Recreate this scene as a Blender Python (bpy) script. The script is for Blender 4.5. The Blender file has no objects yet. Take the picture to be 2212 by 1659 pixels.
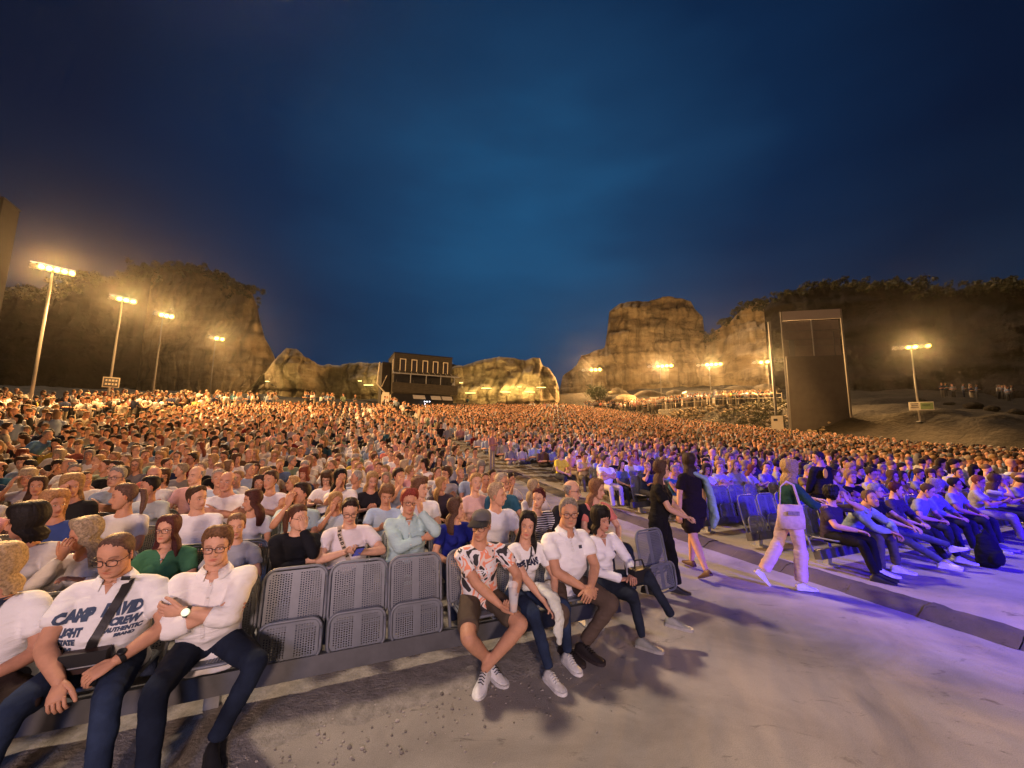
import bpy, math, random, os
import numpy as np
from mathutils import Vector, Matrix
from mathutils.bvhtree import BVHTree
R_ = math.radians
rnd = random.Random(7)
rng = np.random.default_rng(11)
SC = bpy.context.scene
COL = SC.collection
# ------------------------------------------------------------------ camera, sky, lights, exposure
CAM_H = 1.93; FPX = 831.0; PITCH = R_(7.4); ROLL = math.atan(.012)
cam = bpy.data.cameras.new('camera'); camo = bpy.data.objects.new('camera', cam); COL.objects.link(camo)
cam.sensor_width = 36; cam.lens = 36 * FPX / 2212; cam.clip_end = 3000; cam.clip_start = .05
_f = Vector((0, math.cos(PITCH), math.sin(PITCH))); _u = Vector((0, -math.sin(PITCH), math.cos(PITCH))); _r = Vector((1, 0, 0))
_cu = _u * math.cos(ROLL) - _r * math.sin(ROLL); _cr = _r * math.cos(ROLL) + _u * math.sin(ROLL)
camo.matrix_world = Matrix.Translation((0, 0, CAM_H)) @ Matrix((_cr, _cu, -_f)).transposed().to_4x4()
SC.camera = camo
SC.view_settings.view_transform = 'Standard'; SC.view_settings.look = 'None'
SC.view_settings.exposure = 0; SC.view_settings.gamma = 1
try: SC.view_settings.use_curve_mapping = False
except Exception: pass
SC.cycles.use_denoising = True
SC.cycles.max_bounces = 4; SC.cycles.diffuse_bounces = 2; SC.cycles.glossy_bounces = 2
SC.cycles.transparent_max_bounces = 6; SC.cycles.transmission_bounces = 4; SC.cycles.volume_bounces = 0
SC.cycles.use_light_tree = True; SC.cycles.sample_clamp_indirect = 3

def ray(px, py):
    X = (px - 1106) / FPX; Y = (829.5 - py) / FPX
    x = X * math.cos(ROLL) - Y * math.sin(ROLL); y = X * math.sin(ROLL) + Y * math.cos(ROLL)
    return np.array([x, math.cos(PITCH) - y * math.sin(PITCH), math.sin(PITCH) + y * math.cos(PITCH)])
def at(px, py, d):            # world point seen at px,py whose forward distance is d
    v = ray(px, py); k = d / v[1]; return np.array([v[0] * k, d, CAM_H + v[2] * k])
CR, SR = math.cos(R_(22.97)), math.sin(R_(22.97))
def RS(r, s): return (r * CR - s * SR, r * SR + s * CR)       # seating-plan coordinates to world
def to_rs(x, y): return x * CR + y * SR, -x * SR + y * CR
def onrow(px, py, s):
    d = ray(px, py); k = s / (-d[0] * SR + d[1] * CR); p = d * k; r, _ = to_rs(p[0], p[1])
    return r, CAM_H + p[2]

def gnd(px, py, z=0):
    v = ray(px, py); k = (z - CAM_H) / v[2]; return v[0] * k, v[1] * k
# sky
W = bpy.data.worlds.new('World'); SC.world = W; W.use_nodes = True
nt = W.node_tree; nt.nodes.clear()
def N(t, ty, **kw):
    n = t.nodes.new(ty)
    for k, v in kw.items():
        if k.startswith('i_'):
            key = k[2:]; n.inputs[int(key) if key.isdigit() else key].default_value = v
        else: setattr(n, k, v)
    return n
out = N(nt, 'ShaderNodeOutputWorld'); bg = N(nt, 'ShaderNodeBackground', i_Strength=1.0)
tc = N(nt, 'ShaderNodeTexCoord')
gl = ray(1130, 560); gl = gl / np.linalg.norm(gl)
dot = N(nt, 'ShaderNodeVectorMath', operation='DOT_PRODUCT'); dot.inputs[1].default_value = tuple(gl)
nt.links.new(tc.outputs['Generated'], dot.inputs[0])
mp = N(nt, 'ShaderNodeMapping'); mp.inputs['Scale'].default_value = (1.3, 1.3, 4.2)
nz = N(nt, 'ShaderNodeTexNoise', i_Scale=1.6, i_Detail=5.0, i_Roughness=.5)
nt.links.new(tc.outputs['Generated'], mp.inputs[0]); nt.links.new(mp.outputs[0], nz.inputs['Vector'])
nm = N(nt, 'ShaderNodeMath', operation='MULTIPLY_ADD'); nm.inputs[1].default_value = .15; nm.inputs[2].default_value = -.085
nt.links.new(nz.outputs['Fac'], nm.inputs[0])
ad = N(nt, 'ShaderNodeMath', operation='ADD'); nt.links.new(dot.outputs['Value'], ad.inputs[0]); nt.links.new(nm.outputs[0], ad.inputs[1])
rp = N(nt, 'ShaderNodeValToRGB'); e = rp.color_ramp.elements
e[0].position = .0; e[0].color = (.0015, .0035, .011, 1)
e[1].position = 1.0; e[1].color = (.013, .078, .188, 1)
for p, c in ((.48, (.0020, .005, .017, 1)), (.68, (.0030, .009, .031, 1)), (.84, (.0042, .020, .064, 1)), (.94, (.009, .044, .116, 1))):
    q = rp.color_ramp.elements.new(p); q.color = c
nt.links.new(ad.outputs[0], rp.inputs[0])
# greyer cloud deck towards the horizon
sx = N(nt, 'ShaderNodeSeparateXYZ'); nt.links.new(tc.outputs['Generated'], sx.inputs[0])
hz = N(nt, 'ShaderNodeMapRange'); hz.inputs[1].default_value = .02; hz.inputs[2].default_value = .50; hz.inputs[3].default_value = .95; hz.inputs[4].default_value = 0
nt.links.new(sx.outputs['Z'], hz.inputs[0])
nz2 = N(nt, 'ShaderNodeTexNoise', i_Scale=3.1, i_Detail=6.0, i_Roughness=.55); nt.links.new(mp.outputs[0], nz2.inputs['Vector'])
hm = N(nt, 'ShaderNodeMath', operation='MULTIPLY'); nt.links.new(hz.outputs[0], hm.inputs[0]); nt.links.new(nz2.outputs['Fac'], hm.inputs[1])
mx = N(nt, 'ShaderNodeMixRGB', blend_type='MIX'); mx.inputs[2].default_value = (.015, .043, .092, 1)
nt.links.new(hm.outputs[0], mx.inputs[0]); nt.links.new(rp.outputs[0], mx.inputs[1])
nt.links.new(mx.outputs[0], bg.inputs[0]); nt.links.new(bg.outputs[0], out.inputs[0])

def lamp(kind, name, loc, power, color, target=None, size=.3, spot=None, blend=.5):
    l = bpy.data.lights.new(name, kind); l.energy = power; l.color = color
    o = bpy.data.objects.new(name, l); COL.objects.link(o); o.location = loc
    if kind in ('POINT', 'SPOT'): l.shadow_soft_size = size
    if kind == 'SPOT': l.spot_size = R_(spot); l.spot_blend = blend
    if kind == 'AREA': l.size = size
    if target is not None:
        o.rotation_euler = (Vector(target) - Vector(loc)).to_track_quat('-Z', 'Y').to_euler()
    return o
key_dir = Vector((-.72, .66, 1.45)).normalized()
sun = lamp('SUN', 'sun', (0, 0, 40), 2.5, (1.0, .74, .52)); sun.data.angle = R_(5)  # directional stand-in for the unseen warm lighting rig at the back left
sun.rotation_euler = (-key_dir).to_track_quat('-Z', 'Y').to_euler()
# stage lighting behind the camera: pinkish white wash and a deep blue wash
lamp('SPOT', 'stage_wash_lamp', (2.0, -8, 4.2), 3300, (1.0, .66, .54), (-.6, 7.5, .8), .5, 78, 1.0)
lamp('SPOT', 'stage_wash_lamp', (-3, -13, 8), 8500, (1.0, .58, .42), (-3, 24, 3), .5, 46, 1.0)
lamp('SPOT', 'stage_blue_lamp', (14, -3.5, 4.8), 19000, (.03, .006, 1.0), (11.0, 4.8, .0), .4, 48, .8)
lamp('SPOT', 'stage_blue_lamp', (9.5, -4, 5), 19000, (.03, .006, 1.0), (6.6, 5.4, .0), .4, 44, .8)
lamp('SPOT', 'stage_blue_lamp', (7, -5, 6), 1600, (.07, .035, 1.0), (4.6, 3.4, 0), .4, 40, .9)
lamp('SPOT', 'added_fill_lamp', (-1, -8, 5.5), 1100, (.30, .42, 1.0), (-1.0, 3.5, 0), .8, 70, .95)  # unseen fill, added to put blue into the warm shadows

# ------------------------------------------------------------------ helpers
def vhash(ix, iy, iz, seed):
    n = (ix.astype(np.int64) * 374761393 + iy.astype(np.int64) * 668265263 + iz.astype(np.int64) * 1274126177 + seed * 9176213) & 0xffffffff
    n = ((n ^ (n >> 13)) * 1274126177) & 0xffffffff
    n = n ^ (n >> 16)
    return (n & 0xffff) / 32767.5 - 1
def vnoise(P, seed=0):
    P = np.asarray(P, float); I = np.floor(P).astype(np.int64); F = P - I; F = F * F * (3 - 2 * F)
    r = 0
    for dx in (0, 1):
        for dy in (0, 1):
            for dz in (0, 1):
                w = (F[..., 0] if dx else 1 - F[..., 0]) * (F[..., 1] if dy else 1 - F[..., 1]) * (F[..., 2] if dz else 1 - F[..., 2])
                r = r + w * vhash(I[..., 0] + dx, I[..., 1] + dy, I[..., 2] + dz, seed)
    return r
def fbm(P, o=4, seed=0):
    P = np.asarray(P, float); a = 1; r = 0
    for k in range(o): r = r + a * vnoise(P * (2 ** k), seed + k * 17); a *= .5
    return r
def unit(v): v = np.asarray(v, float); return v / (np.linalg.norm(v) + 1e-9)
def sstep(a, b, x):
    t = np.clip((x - a) / (b - a), 0, 1); return t * t * (3 - 2 * t)

def mesh_from(name, v, f, smooth=True):
    m = bpy.data.meshes.new(name); m.from_pydata([tuple(map(float, p)) for p in v] if not isinstance(v, np.ndarray) else v.tolist(), [], f if isinstance(f, list) else f.tolist())
    m.polygons.foreach_set('use_smooth', [smooth] * len(m.polygons)); m.update(); return m
def grid_mesh(name, P, smooth=True, closed=False):
    a, b = P.shape[:2]; V = P.reshape(-1, 3); i = np.arange(a - 1)[:, None]; j = np.arange(b if closed else b - 1)[None, :]
    j2 = (j + 1) % b
    F = np.stack([i * b + j, i * b + j2, (i + 1) * b + j2, (i + 1) * b + j], -1).reshape(-1, 4)
    return mesh_from(name, V, F, smooth)
class MB:
    def __init__(s): s.v = []; s.f = []; s.n = 0; s.m = []; s.c = []
    def add(s, V, F, mi=0, col=None):
        V = np.asarray(V, float); s.v.append(V)
        s.f += [tuple(int(i) + s.n for i in f) for f in F]; s.m += [mi] * len(F)
        s.c.append(np.ones((len(V), 3)) if col is None else np.broadcast_to(np.asarray(col, float), (len(V), 3)).copy()); s.n += len(V); return s
    def box(s, c, size, M=None, mi=0, col=None):
        h = np.array(size) / 2
        V = np.array([[x, y, z] for x in (-1, 1) for y in (-1, 1) for z in (-1, 1)]) * h
        if M is not None: V = V @ np.asarray(M).T
        return s.add(V + np.array(c), [(0, 1, 3, 2), (4, 6, 7, 5), (0, 4, 5, 1), (2, 3, 7, 6), (0, 2, 6, 4), (1, 5, 7, 3)], mi, col)
    def tube(s, P, A, B=None, lat=None, n=12, cap=.9, mi=0, col=None):
        P = [np.asarray(p, float) for p in P]; K = len(P)
        A = list(A) if hasattr(A, '__len__') else [A] * K; B = A if B is None else (list(B) if hasattr(B, '__len__') else [B] * K)
        T = [unit(P[min(i + 1, K - 1)] - P[max(i - 1, 0)]) for i in range(K)]
        if lat is None:
            l = np.cross(T[0], (0, 0, 1) if abs(T[0][2]) < .9 else (1, 0, 0))
        else: l = np.asarray(lat, float)
        rings = []
        for i in range(K):
            l = unit(l - T[i] * np.dot(l, T[i])); b = np.cross(T[i], l)
            rings.append((P[i], l.copy(), b, A[i], B[i]))
        out_ = []
        if cap:
            p, l, b, a, bb = rings[0]; r = min(a, bb)
            out_.append((p - T[0] * r * cap * .65, l, b, a * .72, bb * .72))
        out_ += rings
        if cap:
            p, l, b, a, bb = rings[-1]; r = min(a, bb)
            out_.append((p + T[-1] * r * cap * .65, l, b, a * .72, bb * .72))
        th = np.linspace(0, 2 * math.pi, n, endpoint=False)
        V = np.concatenate([p + np.outer(np.cos(th) * a, l) + np.outer(np.sin(th) * bb, b) for p, l, b, a, bb in out_])
        F = []
        for i in range(len(out_) - 1):
            for j in range(n): F.append((i * n + j, i * n + (j + 1) % n, (i + 1) * n + (j + 1) % n, (i + 1) * n + j))
        k = len(V)
        e0 = rings[0][0] - T[0] * min(A[0], B[0]) * cap; e1 = rings[-1][0] + T[-1] * min(A[-1], B[-1]) * cap
        V = np.vstack([V, e0, e1]); L = (len(out_) - 1) * n
        for j in range(n): F.append((k, (j + 1) % n, j)); F.append((k + 1, L + j, L + (j + 1) % n))
        return s.add(V, F, mi, col)
    def ball(s, c, r, n=10, m=7, mi=0, col=None, M=None):
        th = np.linspace(0, 2 * math.pi, n, endpoint=False); V = []
        r = np.array(r if hasattr(r, '__len__') else (r, r, r))
        for i in range(1, m): 
            a = math.pi * i / m; V += [[math.sin(a) * math.cos(t), math.sin(a) * math.sin(t), math.cos(a)] for t in th]
        V += [[0, 0, 1], [0, 0, -1]]; V = np.array(V) * r
        if M is not None: V = V @ np.asarray(M).T
        F = []
        for i in range(m - 2):
            for j in range(n): F.append((i * n + j, (i + 1) * n + j, (i + 1) * n + (j + 1) % n, i * n + (j + 1) % n))
        k = (m - 1) * n
        for j in range(n): F.append((k, j, (j + 1) % n)); F.append((k + 1, (m - 2) * n + (j + 1) % n, (m - 2) * n + j))
        return s.add(V + np.array(c), F, mi, col)
    def mesh(s, name, smooth=True, color=False):
        V = np.vstack(s.v); m = bpy.data.meshes.new(name); m.from_pydata(V.tolist(), [], s.f)
        m.polygons.foreach_set('material_index', s.m)
        m.polygons.foreach_set('use_smooth', [smooth] * len(m.polygons))
        if color:
            a = m.color_attributes.new('tint', 'FLOAT_COLOR', 'POINT'); C = np.ones((s.n, 4), np.float32); C[:, :3] = np.vstack(s.c); a.data.foreach_set('color', C.ravel())
        m.update(); return m
def obj(name, mesh, mats=None, parent=None, color=None, loc=None):
    o = bpy.data.objects.new(name, mesh); COL.objects.link(o)
    if mats is not None and len(mesh.materials) == 0:
        for m in (mats if isinstance(mats, (list, tuple)) else [mats]): mesh.materials.append(m)
    if parent is not None: o.parent = parent
    if color is not None: o.color = (*color[:3], 1)
    if loc is not None: o.location = loc
    return o
def empty(name, loc, rz=0):
    o = bpy.data.objects.new(name, None); COL.objects.link(o); o.location = loc; o.rotation_euler = (0, 0, rz); o.empty_display_size = .2; return o
def tag(o, label=None, cat=None, group=None, kind=None):
    if label: o['label'] = label
    if cat: o['category'] = cat
    if group: o['group'] = group
    if kind: o['kind'] = kind
    return o
def fuse(mb, voxel, smooth=3, name='m'):
    m = mb.mesh(name); o = bpy.data.objects.new('tmp', m); COL.objects.link(o)
    a = o.modifiers.new('r', 'REMESH'); a.mode = 'VOXEL'; a.voxel_size = voxel
    b = o.modifiers.new('s', 'SMOOTH'); b.factor = .6; b.iterations = smooth
    dg = bpy.context.evaluated_depsgraph_get(); ev = o.evaluated_get(dg)
    r = bpy.data.meshes.new_from_object(ev, preserve_all_data_layers=False, depsgraph=dg); r.name = name
    bpy.data.objects.remove(o); bpy.data.meshes.remove(m)
    r.polygons.foreach_set('use_smooth', [True] * len(r.polygons)); return r
def mv(m):
    a = np.empty(len(m.vertices) * 3, np.float32); m.vertices.foreach_get('co', a); return a.reshape(-1, 3).astype(float)
def displace(m, fn):
    P = mv(m); Nn = np.empty(len(m.vertices) * 3, np.float32); m.vertices.foreach_get('normal', Nn); Nn = Nn.reshape(-1, 3)
    P = P + Nn * fn(P)[:, None]; m.vertices.foreach_set('co', P.astype(np.float32).ravel()); m.update()

# ------------------------------------------------------------------ materials
def mat(name, base=None, rough=.7, src=None, spec=.3, metal=0, noise=None, bump=None, emit=None, sss=0, var=.0):
    """src: 'object' = the object's own colour, 'tint' = vertex colour, 'both' = product. noise=(scale, amount), bump=(scale, strength, dist)"""
    m = bpy.data.materials.new(name); m.use_nodes = True; t = m.node_tree; b = t.nodes['Principled BSDF']
    b.inputs['Roughness'].default_value = rough; b.inputs['Metallic'].default_value = metal; b.inputs['Specular IOR Level'].default_value = spec
    col = None
    if src in ('object', 'both'): col = N(t, 'ShaderNodeObjectInfo').outputs['Color']
    if src in ('tint', 'both'):
        a = N(t, 'ShaderNodeAttribute', attribute_name='tint').outputs['Color']
        if col is None: col = a
        else:
            x = N(t, 'ShaderNodeMixRGB', blend_type='MULTIPLY'); x.inputs[0].default_value = 1; t.links.new(col, x.inputs[1]); t.links.new(a, x.inputs[2]); col = x.outputs[0]
    tcn = N(t, 'ShaderNodeTexCoord')
    if noise:
        nn = N(t, 'ShaderNodeTexNoise', i_Scale=noise[0], i_Detail=6.0, i_Roughness=.6); t.links.new(tcn.outputs['Object'], nn.inputs['Vector'])
        mr = N(t, 'ShaderNodeMapRange'); mr.inputs[1].default_value = .3; mr.inputs[2].default_value = .7; mr.inputs[3].default_value = 1 - noise[1]; mr.inputs[4].default_value = 1 + noise[1]
        t.links.new(nn.outputs['Fac'], mr.inputs[0])
        x = N(t, 'ShaderNodeMixRGB', blend_type='MULTIPLY'); x.inputs[0].default_value = 1
        if col is None: x.inputs[1].default_value = (*base, 1)
        else: t.links.new(col, x.inputs[1])
        t.links.new(mr.outputs[0], x.inputs[2]); col = x.outputs[0]
    if col is None: b.inputs['Base Color'].default_value = (*base, 1)
    else: t.links.new(col, b.inputs['Base Color'])
    if bump:
        nn = N(t, 'ShaderNodeTexNoise', i_Scale=bump[0], i_Detail=5.0, i_Roughness=.6); t.links.new(tcn.outputs['Object'], nn.inputs['Vector'])
        bp = N(t, 'ShaderNodeBump', i_Strength=bump[1], i_Distance=bump[2]); t.links.new(nn.outputs['Fac'], bp.inputs['Height']); t.links.new(bp.outputs[0], b.inputs['Normal'])
    if emit: b.inputs['Emission Color'].default_value = (*emit[0], 1); b.inputs['Emission Strength'].default_value = emit[1]
    if sss: b.inputs['Subsurface Weight'].default_value = sss; b.inputs['Subsurface Radius'].default_value = (.02, .008, .005)
    return m
M = {}
M['skin'] = mat('skin', src='both', rough=.55, spec=.25, noise=(25, .10), bump=(220, .12, .002))
M['eye'] = mat('eye', src='tint', rough=.2, spec=.5)
M['cloth'] = mat('cloth', src='object', rough=.88, spec=.12, noise=(7, .07))
def creases(m, strength=.55, dist=.022):
    t = m.node_tree; b = t.nodes['Principled BSDF']; tcn = N(t, 'ShaderNodeTexCoord'); mpp = N(t, 'ShaderNodeMapping'); mpp.inputs['Rotation'].default_value = (.5, .6, .2); mpp.inputs['Scale'].default_value = (5, 6, 19)
    n1 = N(t, 'ShaderNodeTexNoise', i_Scale=1.0, i_Detail=3.0, i_Roughness=.5, i_Distortion=1.2); t.links.new(tcn.outputs['Object'], mpp.inputs[0]); t.links.new(mpp.outputs[0], n1.inputs['Vector'])
    n2 = N(t, 'ShaderNodeTexNoise', i_Scale=300.0, i_Detail=2.0); t.links.new(tcn.outputs['Object'], n2.inputs['Vector']); ma = N(t, 'ShaderNodeMath', operation='MULTIPLY_ADD'); ma.inputs[1].default_value = .06; t.links.new(n2.outputs['Fac'], ma.inputs[0]); t.links.new(n1.outputs['Fac'], ma.inputs[2])
    bp = N(t, 'ShaderNodeBump', i_Strength=strength, i_Distance=dist); t.links.new(ma.outputs[0], bp.inputs['Height']); t.links.new(bp.outputs[0], b.inputs['Normal'])
creases(M['cloth'])
M['denim'] = mat('denim', src='object', rough=.9, spec=.15, noise=(5, .45), bump=(14, .5, .015))
M['hair'] = mat('hair', src='object', rough=.6, spec=.2, noise=(70, .5), bump=(120, .5, .005))
M['leather'] = mat('leather', src='object', rough=.5, spec=.4, noise=(20, .15), bump=(60, .3, .004))
M['plastic'] = mat('plastic', src='object', rough=.35, spec=.4)
M['steel'] = mat('galvanised_steel', (.34, .35, .37), .42, metal=.35, spec=.5, noise=(9, .16), bump=(40, .15, .002))
M['seatmetal'] = mat('seat_metal', (.15, .165, .195), .48, metal=.15, spec=.5, noise=(6, .16))
M['darkmetal'] = mat('dark_metal', (.075, .078, .088), .5, metal=.2, spec=.5, noise=(8, .2))
M['black'] = mat('black_plastic', (.012, .012, .014), .45, spec=.35)
M['crowd'] = mat('crowd', src='tint', rough=.75, spec=.2)
M['leaf'] = mat('leaf', src='tint', rough=.7, spec=.2)
M['lens'] = mat('lamp_lens', (.8, .7, .5), .3, emit=((1.0, .58, .10), 9))
M['lenswarm'] = mat('flood_tube', (.8, .8, .5), .3, emit=((1.0, .80, .22), 5))
M['lensoff'] = mat('lamp_glass', (.5, .5, .5), .15, spec=.6)
M['stone'] = mat('stone', src='tint', rough=.95, spec=.1, bump=(40, .5, .01))
def concrete(name, c1, c2, rough=.85):
    m = bpy.data.materials.new(name); m.use_nodes = True; t = m.node_tree; b = t.nodes['Principled BSDF']; b.inputs['Roughness'].default_value = rough; b.inputs['Specular IOR Level'].default_value = .2
    tcn = N(t, 'ShaderNodeTexCoord')
    a = N(t, 'ShaderNodeTexNoise', i_Scale=.9, i_Detail=8.0, i_Roughness=.62, i_Distortion=.6); t.links.new(tcn.outputs['Object'], a.inputs['Vector'])
    r = N(t, 'ShaderNodeValToRGB'); r.color_ramp.elements[0].position = .34; r.color_ramp.elements[0].color = (*c1, 1); r.color_ramp.elements[1].position = .62; r.color_ramp.elements[1].color = (*c2, 1)
    t.links.new(a.outputs['Fac'], r.inputs[0])
    # scattered scuffs and footprints
    mp_ = N(t, 'ShaderNodeMapping'); mp_.inputs['Scale'].default_value = (1.1, 2.6, 1); mp_.inputs['Rotation'].default_value = (0, 0, .5)
    t.links.new(tcn.outputs['Object'], mp_.inputs[0])
    s = N(t, 'ShaderNodeTexNoise', i_Scale=2.4, i_Detail=7.0, i_Roughness=.7, i_Distortion=1.3); t.links.new(mp_.outputs[0], s.inputs['Vector'])
    sr = N(t, 'ShaderNodeMapRange'); sr.inputs[1].default_value = .60; sr.inputs[2].default_value = .72; sr.inputs[3].default_value = 1; sr.inputs[4].default_value = .45
    t.links.new(s.outputs['Fac'], sr.inputs[0])
    x = N(t, 'ShaderNodeMixRGB', blend_type='MULTIPLY'); x.inputs[0].default_value = 1; t.links.new(r.outputs[0], x.inputs[1]); t.links.new(sr.outputs[0], x.inputs[2])
    g = N(t, 'ShaderNodeTexNoise', i_Scale=160, i_Detail=3.0); t.links.new(tcn.outputs['Object'], g.inputs['Vector'])
    gr = N(t, 'ShaderNodeMapRange'); gr.inputs[1].default_value = .3; gr.inputs[2].default_value = .7; gr.inputs[3].default_value = .8; gr.inputs[4].default_value = 1.15; t.links.new(g.outputs['Fac'], gr.inputs[0])
    y = N(t, 'ShaderNodeMixRGB', blend_type='MULTIPLY'); y.inputs[0].default_value = 1; t.links.new(x.outputs[0], y.inputs[1]); t.links.new(gr.outputs[0], y.inputs[2])
    t.links.new(y.outputs[0], b.inputs['Base Color'])
    bp = N(t, 'ShaderNodeBump', i_Strength=.35, i_Distance=.02); ad_ = N(t, 'ShaderNodeMath', operation='ADD'); t.links.new(a.outputs['Fac'], ad_.inputs[0]); t.links.new(g.outputs['Fac'], ad_.inputs[1])
    t.links.new(ad_.outputs[0], bp.inputs['Height']); t.links.new(bp.outputs[0], b.inputs['Normal']); return m
M['ground'] = concrete('packed_ground', (.22, .20, .18), (.36, .33, .295))
M['slab'] = concrete('concrete_slab', (.24, .215, .18), (.36, .32, .27))
M['kerb'] = concrete('rough_kerb_stone', (.045, .040, .036), (.13, .11, .09))
def rockmat(name, c1, c2, c3):
    m = bpy.data.materials.new(name); m.use_nodes = True; t = m.node_tree; b = t.nodes['Principled BSDF']; b.inputs['Roughness'].default_value = .95; b.inputs['Specular IOR Level'].default_value = .1
    tcn = N(t, 'ShaderNodeTexCoord')
    mp_ = N(t, 'ShaderNodeMapping'); mp_.inputs['Scale'].default_value = (.10, .10, .42); t.links.new(tcn.outputs['Object'], mp_.inputs[0])
    a = N(t, 'ShaderNodeTexNoise', i_Scale=1.0, i_Detail=9.0, i_Roughness=.65, i_Distortion=.15); t.links.new(mp_.outputs[0], a.inputs['Vector'])
    r = N(t, 'ShaderNodeValToRGB'); r.color_ramp.elements[0].position = .32; r.color_ramp.elements[0].color = (*c1, 1); r.color_ramp.elements[1].position = .68; r.color_ramp.elements[1].color = (*c3, 1)
    q = r.color_ramp.elements.new(.5); q.color = (*c2, 1); t.links.new(a.outputs['Fac'], r.inputs[0])
    mp2 = N(t, 'ShaderNodeMapping'); mp2.inputs['Scale'].default_value = (.5, .5, .07); t.links.new(tcn.outputs['Object'], mp2.inputs[0])
    s = N(t, 'ShaderNodeTexNoise', i_Scale=1.0, i_Detail=7.0, i_Roughness=.6); t.links.new(mp2.outputs[0], s.inputs['Vector'])
    sr = N(t, 'ShaderNodeMapRange'); sr.inputs[1].default_value = .42; sr.inputs[2].default_value = .66; sr.inputs[3].default_value = 1.15; sr.inputs[4].default_value = .455; t.links.new(s.outputs['Fac'], sr.inputs[0])
    x = N(t, 'ShaderNodeMixRGB', blend_type='MULTIPLY'); x.inputs[0].default_value = 1; t.links.new(r.outputs[0], x.inputs[1]); t.links.new(sr.outputs[0], x.inputs[2]); t.links.new(x.outputs[0], b.inputs['Base Color'])
    bp = N(t, 'ShaderNodeBump', i_Strength=.9, i_Distance=.7); ad_ = N(t, 'ShaderNodeMath', operation='ADD'); t.links.new(a.outputs['Fac'], ad_.inputs[0])
    fine = N(t, 'ShaderNodeTexNoise', i_Scale=.9, i_Detail=8.0, i_Roughness=.7); t.links.new(tcn.outputs['Object'], fine.inputs['Vector']); t.links.new(fine.outputs['Fac'], ad_.inputs[1])
    t.links.new(ad_.outputs[0], bp.inputs['Height']); t.links.new(bp.outputs[0], b.inputs['Normal']); return m
M['rock'] = rockmat('sandstone', (.19, .14, .09), (.35, .27, .17), (.48, .39, .265))
M['rockpale'] = rockmat('pale_sandstone', (.23, .185, .125), (.34, .28, .19), (.50, .43, .32))
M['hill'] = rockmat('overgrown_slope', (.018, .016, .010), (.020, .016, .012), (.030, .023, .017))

# ------------------------------------------------------------------ terrain
CROWD_POLY = [(-14, -6), (-16.5, 9), (-18.4, 13.8), (-19, 19), (-23, 29), (-19.5, 37.5), (-12, 42.6), (0, 61), (12, 78), (20, 57), (27.5, 37.4), (33, 25), (47, 20), (60, 14), (30, 2)]
def inpoly(x, y, poly=CROWD_POLY):
    x = np.asarray(x, float); y = np.asarray(y, float); c = np.zeros(x.shape, bool)
    for i in range(len(poly)):
        x1, y1 = poly[i]; x2, y2 = poly[i - 1]
        cond = ((y1 > y) != (y2 > y)) & (x < (x2 - x1) * (y - y1) / (y2 - y1 + 1e-12) + x1); c ^= cond
    return c
def segdist(x, y, pts):
    d = np.full(np.shape(x), 1e9)
    for (x1, y1), (x2, y2) in zip(pts[:-1], pts[1:]):
        dx, dy = x2 - x1, y2 - y1; t = np.clip(((x - x1) * dx + (y - y1) * dy) / (dx * dx + dy * dy), 0, 1)
        d = np.minimum(d, np.hypot(x - x1 - t * dx, y - y1 - t * dy))
    return d
EMB = [(12, 78), (20, 57), (27.5, 37.4), (33, 25), (47, 20), (90, 15)]
def gs(s):
    s = np.asarray(s, float)
    g = np.where(s < 5, 0, np.where(s < 17, .1 * (np.clip(s, 5, 17) - 5) ** 2 / 24, .6 + .115 * (s - 17)))
    g = np.where(s > 35, 2.67 + .13 * (s - 35), g)
    return np.minimum(g, 2.67 + .13 * 37)
def gz(x, y):
    x = np.asarray(x, float); y = np.asarray(y, float)
    s = -x * SR + y * CR; z = gs(s)
    d = segdist(x, y, EMB); o = ~inpoly(x, y) & (x > 10) & (y > 10)
    z = z + np.where(o, 3.6 * sstep(.5, 9, d) + .12 * np.clip(d - 9, 0, 40) * (x > 26), 0)
    return z
def G(x, y): return float(gz(np.array([x]), np.array([y]))[0])
def S_line(a, b, n, p=1.0):
    t = np.linspace(-1, 1, n); return a + (b - a) * (np.sign(t) * np.abs(t) ** p + 1) / 2
xs = S_line(-330, 330, 260, 2.2); ys = np.concatenate([np.linspace(-14, 90, 190), np.linspace(93, 420, 50)])
XX, YY = np.meshgrid(xs, ys); ZZ = gz(XX, YY)
oo = ~inpoly(XX, YY) & (YY > 12)
ZZ = ZZ + np.where(oo, .35 * fbm(np.stack([XX * .45, YY * .45, XX * 0], -1), 4, 5), 0)
M['earth'] = mat('dark_earth', (.014, .011, .007), .95, noise=(.8, .45), bump=(2.5, .8, .2))
ground = obj('ground', grid_mesh('ground', np.stack([XX, YY, ZZ], -1)), [M['ground'], M['earth']])
_cx = (XX[:-1, :-1] + XX[1:, 1:]) / 2; _cy = (YY[:-1, :-1] + YY[1:, 1:]) / 2
ground.data.polygons.foreach_set('material_index', ((~inpoly(_cx, _cy)) & (_cy > 10)).astype(int).ravel()); tag(ground, 'pale packed ground in front of the seats and under the crowd', None, None, 'structure')
# right hand paving, one step up behind the kerb
KR = 5.97
rr = np.linspace(KR + .27, 42, 60); ss_ = np.linspace(-9, 14.2, 60)
A_, B_ = np.meshgrid(rr, ss_)
X2, Y2 = A_ * CR - B_ * SR, A_ * SR + B_ * CR
pv = obj('pavement', grid_mesh('pavement', np.stack([X2, Y2, gs(B_) + .055], -1)), M['slab']); tag(pv, 'concrete paving under the seats beyond the kerb', None, None, 'structure')
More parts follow.
